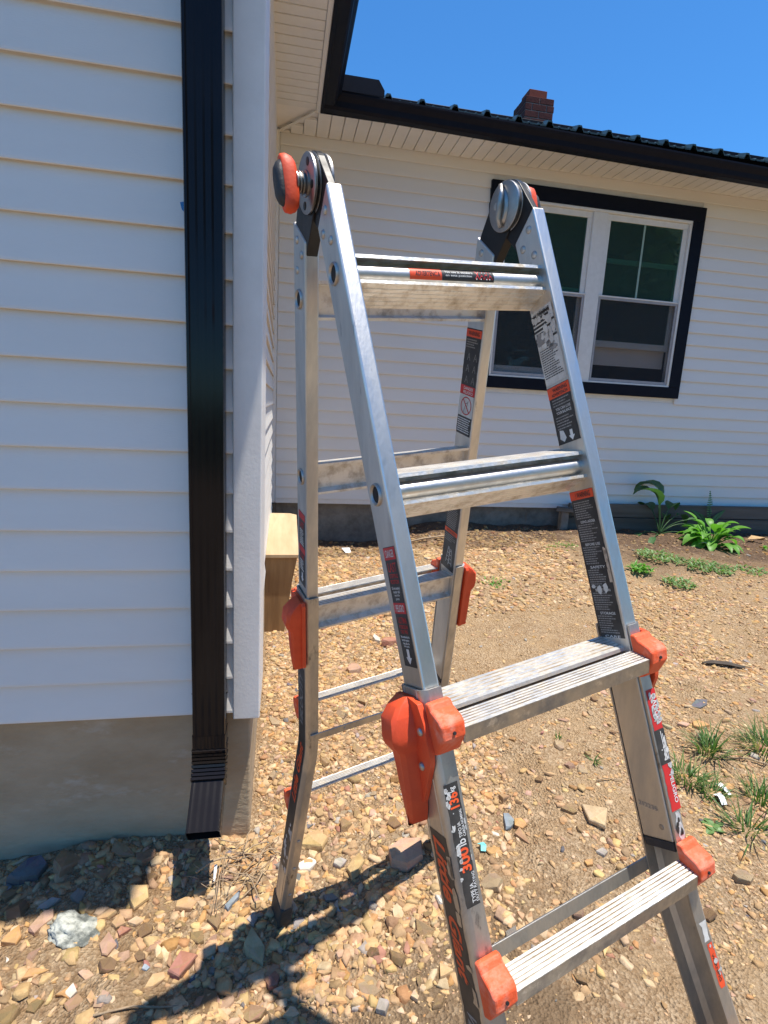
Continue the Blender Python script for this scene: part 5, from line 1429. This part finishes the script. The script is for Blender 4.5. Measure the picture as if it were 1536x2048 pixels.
roots = thing('dry_roots', 'tangle of dry brown roots and stems beside the corner of the concrete wall', 'roots', (-.10, 1.5, -1.42))
rt = random.Random(12)
mb = MB().tube([A(-.225, 1.40, -1.345), A(-.19, 1.44, -1.352), A(-.165, 1.47, -1.372), A(-.13, 1.49, -1.39), A(-.085, 1.50, -1.395), A(-.03, 1.50, -1.400)], [.0036, .0036, .0034, .003, .0027, .002], 6)
mb.build('root', 'dry_twig', roots, smooth=True)
for i in range(30):
    x, y = rt.uniform(-.19, -.02), rt.uniform(1.36, 1.56); z = float(ground_z(x, y)) + rt.uniform(.012, .04)
    a = rt.uniform(0, 2 * PI); lp = [A(x, y, z)]
    for k in range(6):
        a += rt.uniform(-.6, .6); lp.append(lp[-1] + A(math.cos(a), math.sin(a), rt.uniform(-.5, .35)) * rt.uniform(.012, .022))
    MB().tube(lp, [rt.uniform(.0008, .0024)] * 7, 5).build('root', 'dry_twig', roots, smooth=True)
for i, (x, y) in enumerate(((-.150, 1.42), (-.158, 1.415), (-.146, 1.41))):
    MB().tube([A(x, y + .07, -1.36), A(x - .006, y + .02, -1.365), A(x - .010 + .004 * i, y - .05, -1.375), A(x - .012, y - .11, -1.385)], .0011, 5).build('root', 'dry_twig', roots, smooth=True)
bk = MB(); bz = float(ground_z(2.28, 2.265))
bk.loft([[(2.18 + t * .24, 2.30 - t * .06 + a, bz + .018 + b_ + .010 * math.sin(t * 5)) for a, b_ in ((-.016 * w, 0), (0, .010 * w), (.016 * w, .002), (.004, -.014 * w))] for t, w in ((0, .3), (.2, 1), (.5, 1.1), (.8, .9), (1, .4))])
o = bk.build('bark_strip', 'bark', origin=(2.28, 2.265, bz)); gtag(o, 'strip of dark bark lying on the gravel right of the ladder', 'bark')
twig('stick', [gpt(.86, 4.35, .02), gpt(1.2, 4.42, .03), gpt(1.65, 4.50, .035)], .010, 'dry_twig', 'thin brown stick lying in the shade along the back wall', 'stick')
twig('stick', [gpt(1.13, 1.565, .008), gpt(1.17, 1.572, .012), gpt(1.22, 1.578, .008), gpt(1.24, 1.572, .006)], .0022, 'dry_twig', 'thin bent twig on the dirt left of the front right leg', 'stick')
twig('stick', [gpt(.37, 2.18, .01), gpt(.40, 2.26, .012), gpt(.44, 2.36, .012)], .0026, 'dry_twig', 'thin pale twig on the gravel behind the rear left leg', 'stick')
twig('stick', [gpt(1.66, 1.62, .008), gpt(1.76, 1.57, .012), gpt(1.86, 1.50, .01)], .004, 'dry_twig', 'dry straw stalk lying between the grass tufts at the right', 'stalk')
twig('stick', [gpt(-.40, 1.075, .006), gpt(-.32, 1.09, .010), gpt(-.26, 1.08, .008), gpt(-.20, 1.085, .006)], .003, 'dry_twig', 'thin root lying on the dirt at the bottom left above the ladder shadow', 'root')

# ------------------------------------------------------------------ trees across the yard, seen mirrored in the window panes
def make_tree(name, label_, x, y, h, cr, seed, src=None):
    z = float(gz(x, y)); t = thing(name, label_, 'tree', (x, y, z), 'trees across the yard behind the viewer')
    if src:
        for ch in src.children:
            c = ch.copy(); COL.objects.link(c); c.parent = t; c.location = (0, 0, 0); c.rotation_euler = (0, 0, seed * 1.7); c.scale = (cr / 3.2, cr / 3.2, h / 12.)
        return t
    r = np.random.default_rng(seed); mb = MB()
    mb.tube([(x, y, z - .2), (x + .1, y, z + h * .3), (x - .1, y + .1, z + h * .6), (x, y, z + h * .92)], [.24, .19, .12, .03], 8)
    for k in range(7):
        a = k * 2.4; b0 = z + h * (.28 + .08 * k); mb.tube([(x, y, b0), (x + math.cos(a) * cr * .45, y + math.sin(a) * cr * .45, b0 + h * .08), (x + math.cos(a) * cr * .8, y + math.sin(a) * cr * .8, b0 + h * .13)], [.08, .05, .015], 6)
    mb.build('trunk', 'bark', t, smooth=True)
    m = 5200; cl = 70
    cc = r.normal(0, 1, (cl, 3)); cc /= np.linalg.norm(cc, axis=1)[:, None]; cc *= r.random((cl, 1)) ** .4
    p = cc[r.integers(0, cl, m)] + r.normal(0, .15, (m, 3)); p *= A(cr, cr, h * .40); p += A(x, y, z + h * .60)
    nrm_ = r.normal(0, 1, (m, 3)); nrm_ /= np.linalg.norm(nrm_, axis=1)[:, None]; u = np.cross(nrm_, A(.2, .5, .8)); u /= np.linalg.norm(u, axis=1)[:, None]; v = np.cross(nrm_, u)
    s = r.uniform(.16, .36, (m, 1)); quad = np.stack([p - u * s, p + v * s * .6, p + u * s, p - v * s * .6], 1).reshape(-1, 3)
    mb = MB(); mb.v = [tuple(q) for q in quad]; mb.f = [(4 * i, 4 * i + 1, 4 * i + 2, 4 * i + 3) for i in range(m)]; mb.m = [0] * m
    mb.build('crown', 'tree_leaf', t, fix=False)
    return t
tr0 = make_tree('leafy_tree', 'leafy green trees across the yard, behind the viewer and mirrored in the window', 12.0, -11.0, 12, 3.2, 1)
for k, (x, y, h, cr) in enumerate(((7.5, -14, 13, 3.6), (17.5, -11, 12, 3.6), (22, -14, 13, 3.8), (14.8, -17, 15, 4.4))):
    make_tree('leafy_tree', 'leafy green trees across the yard, behind the viewer and mirrored in the window', x, y, h, cr, k + 2, tr0)
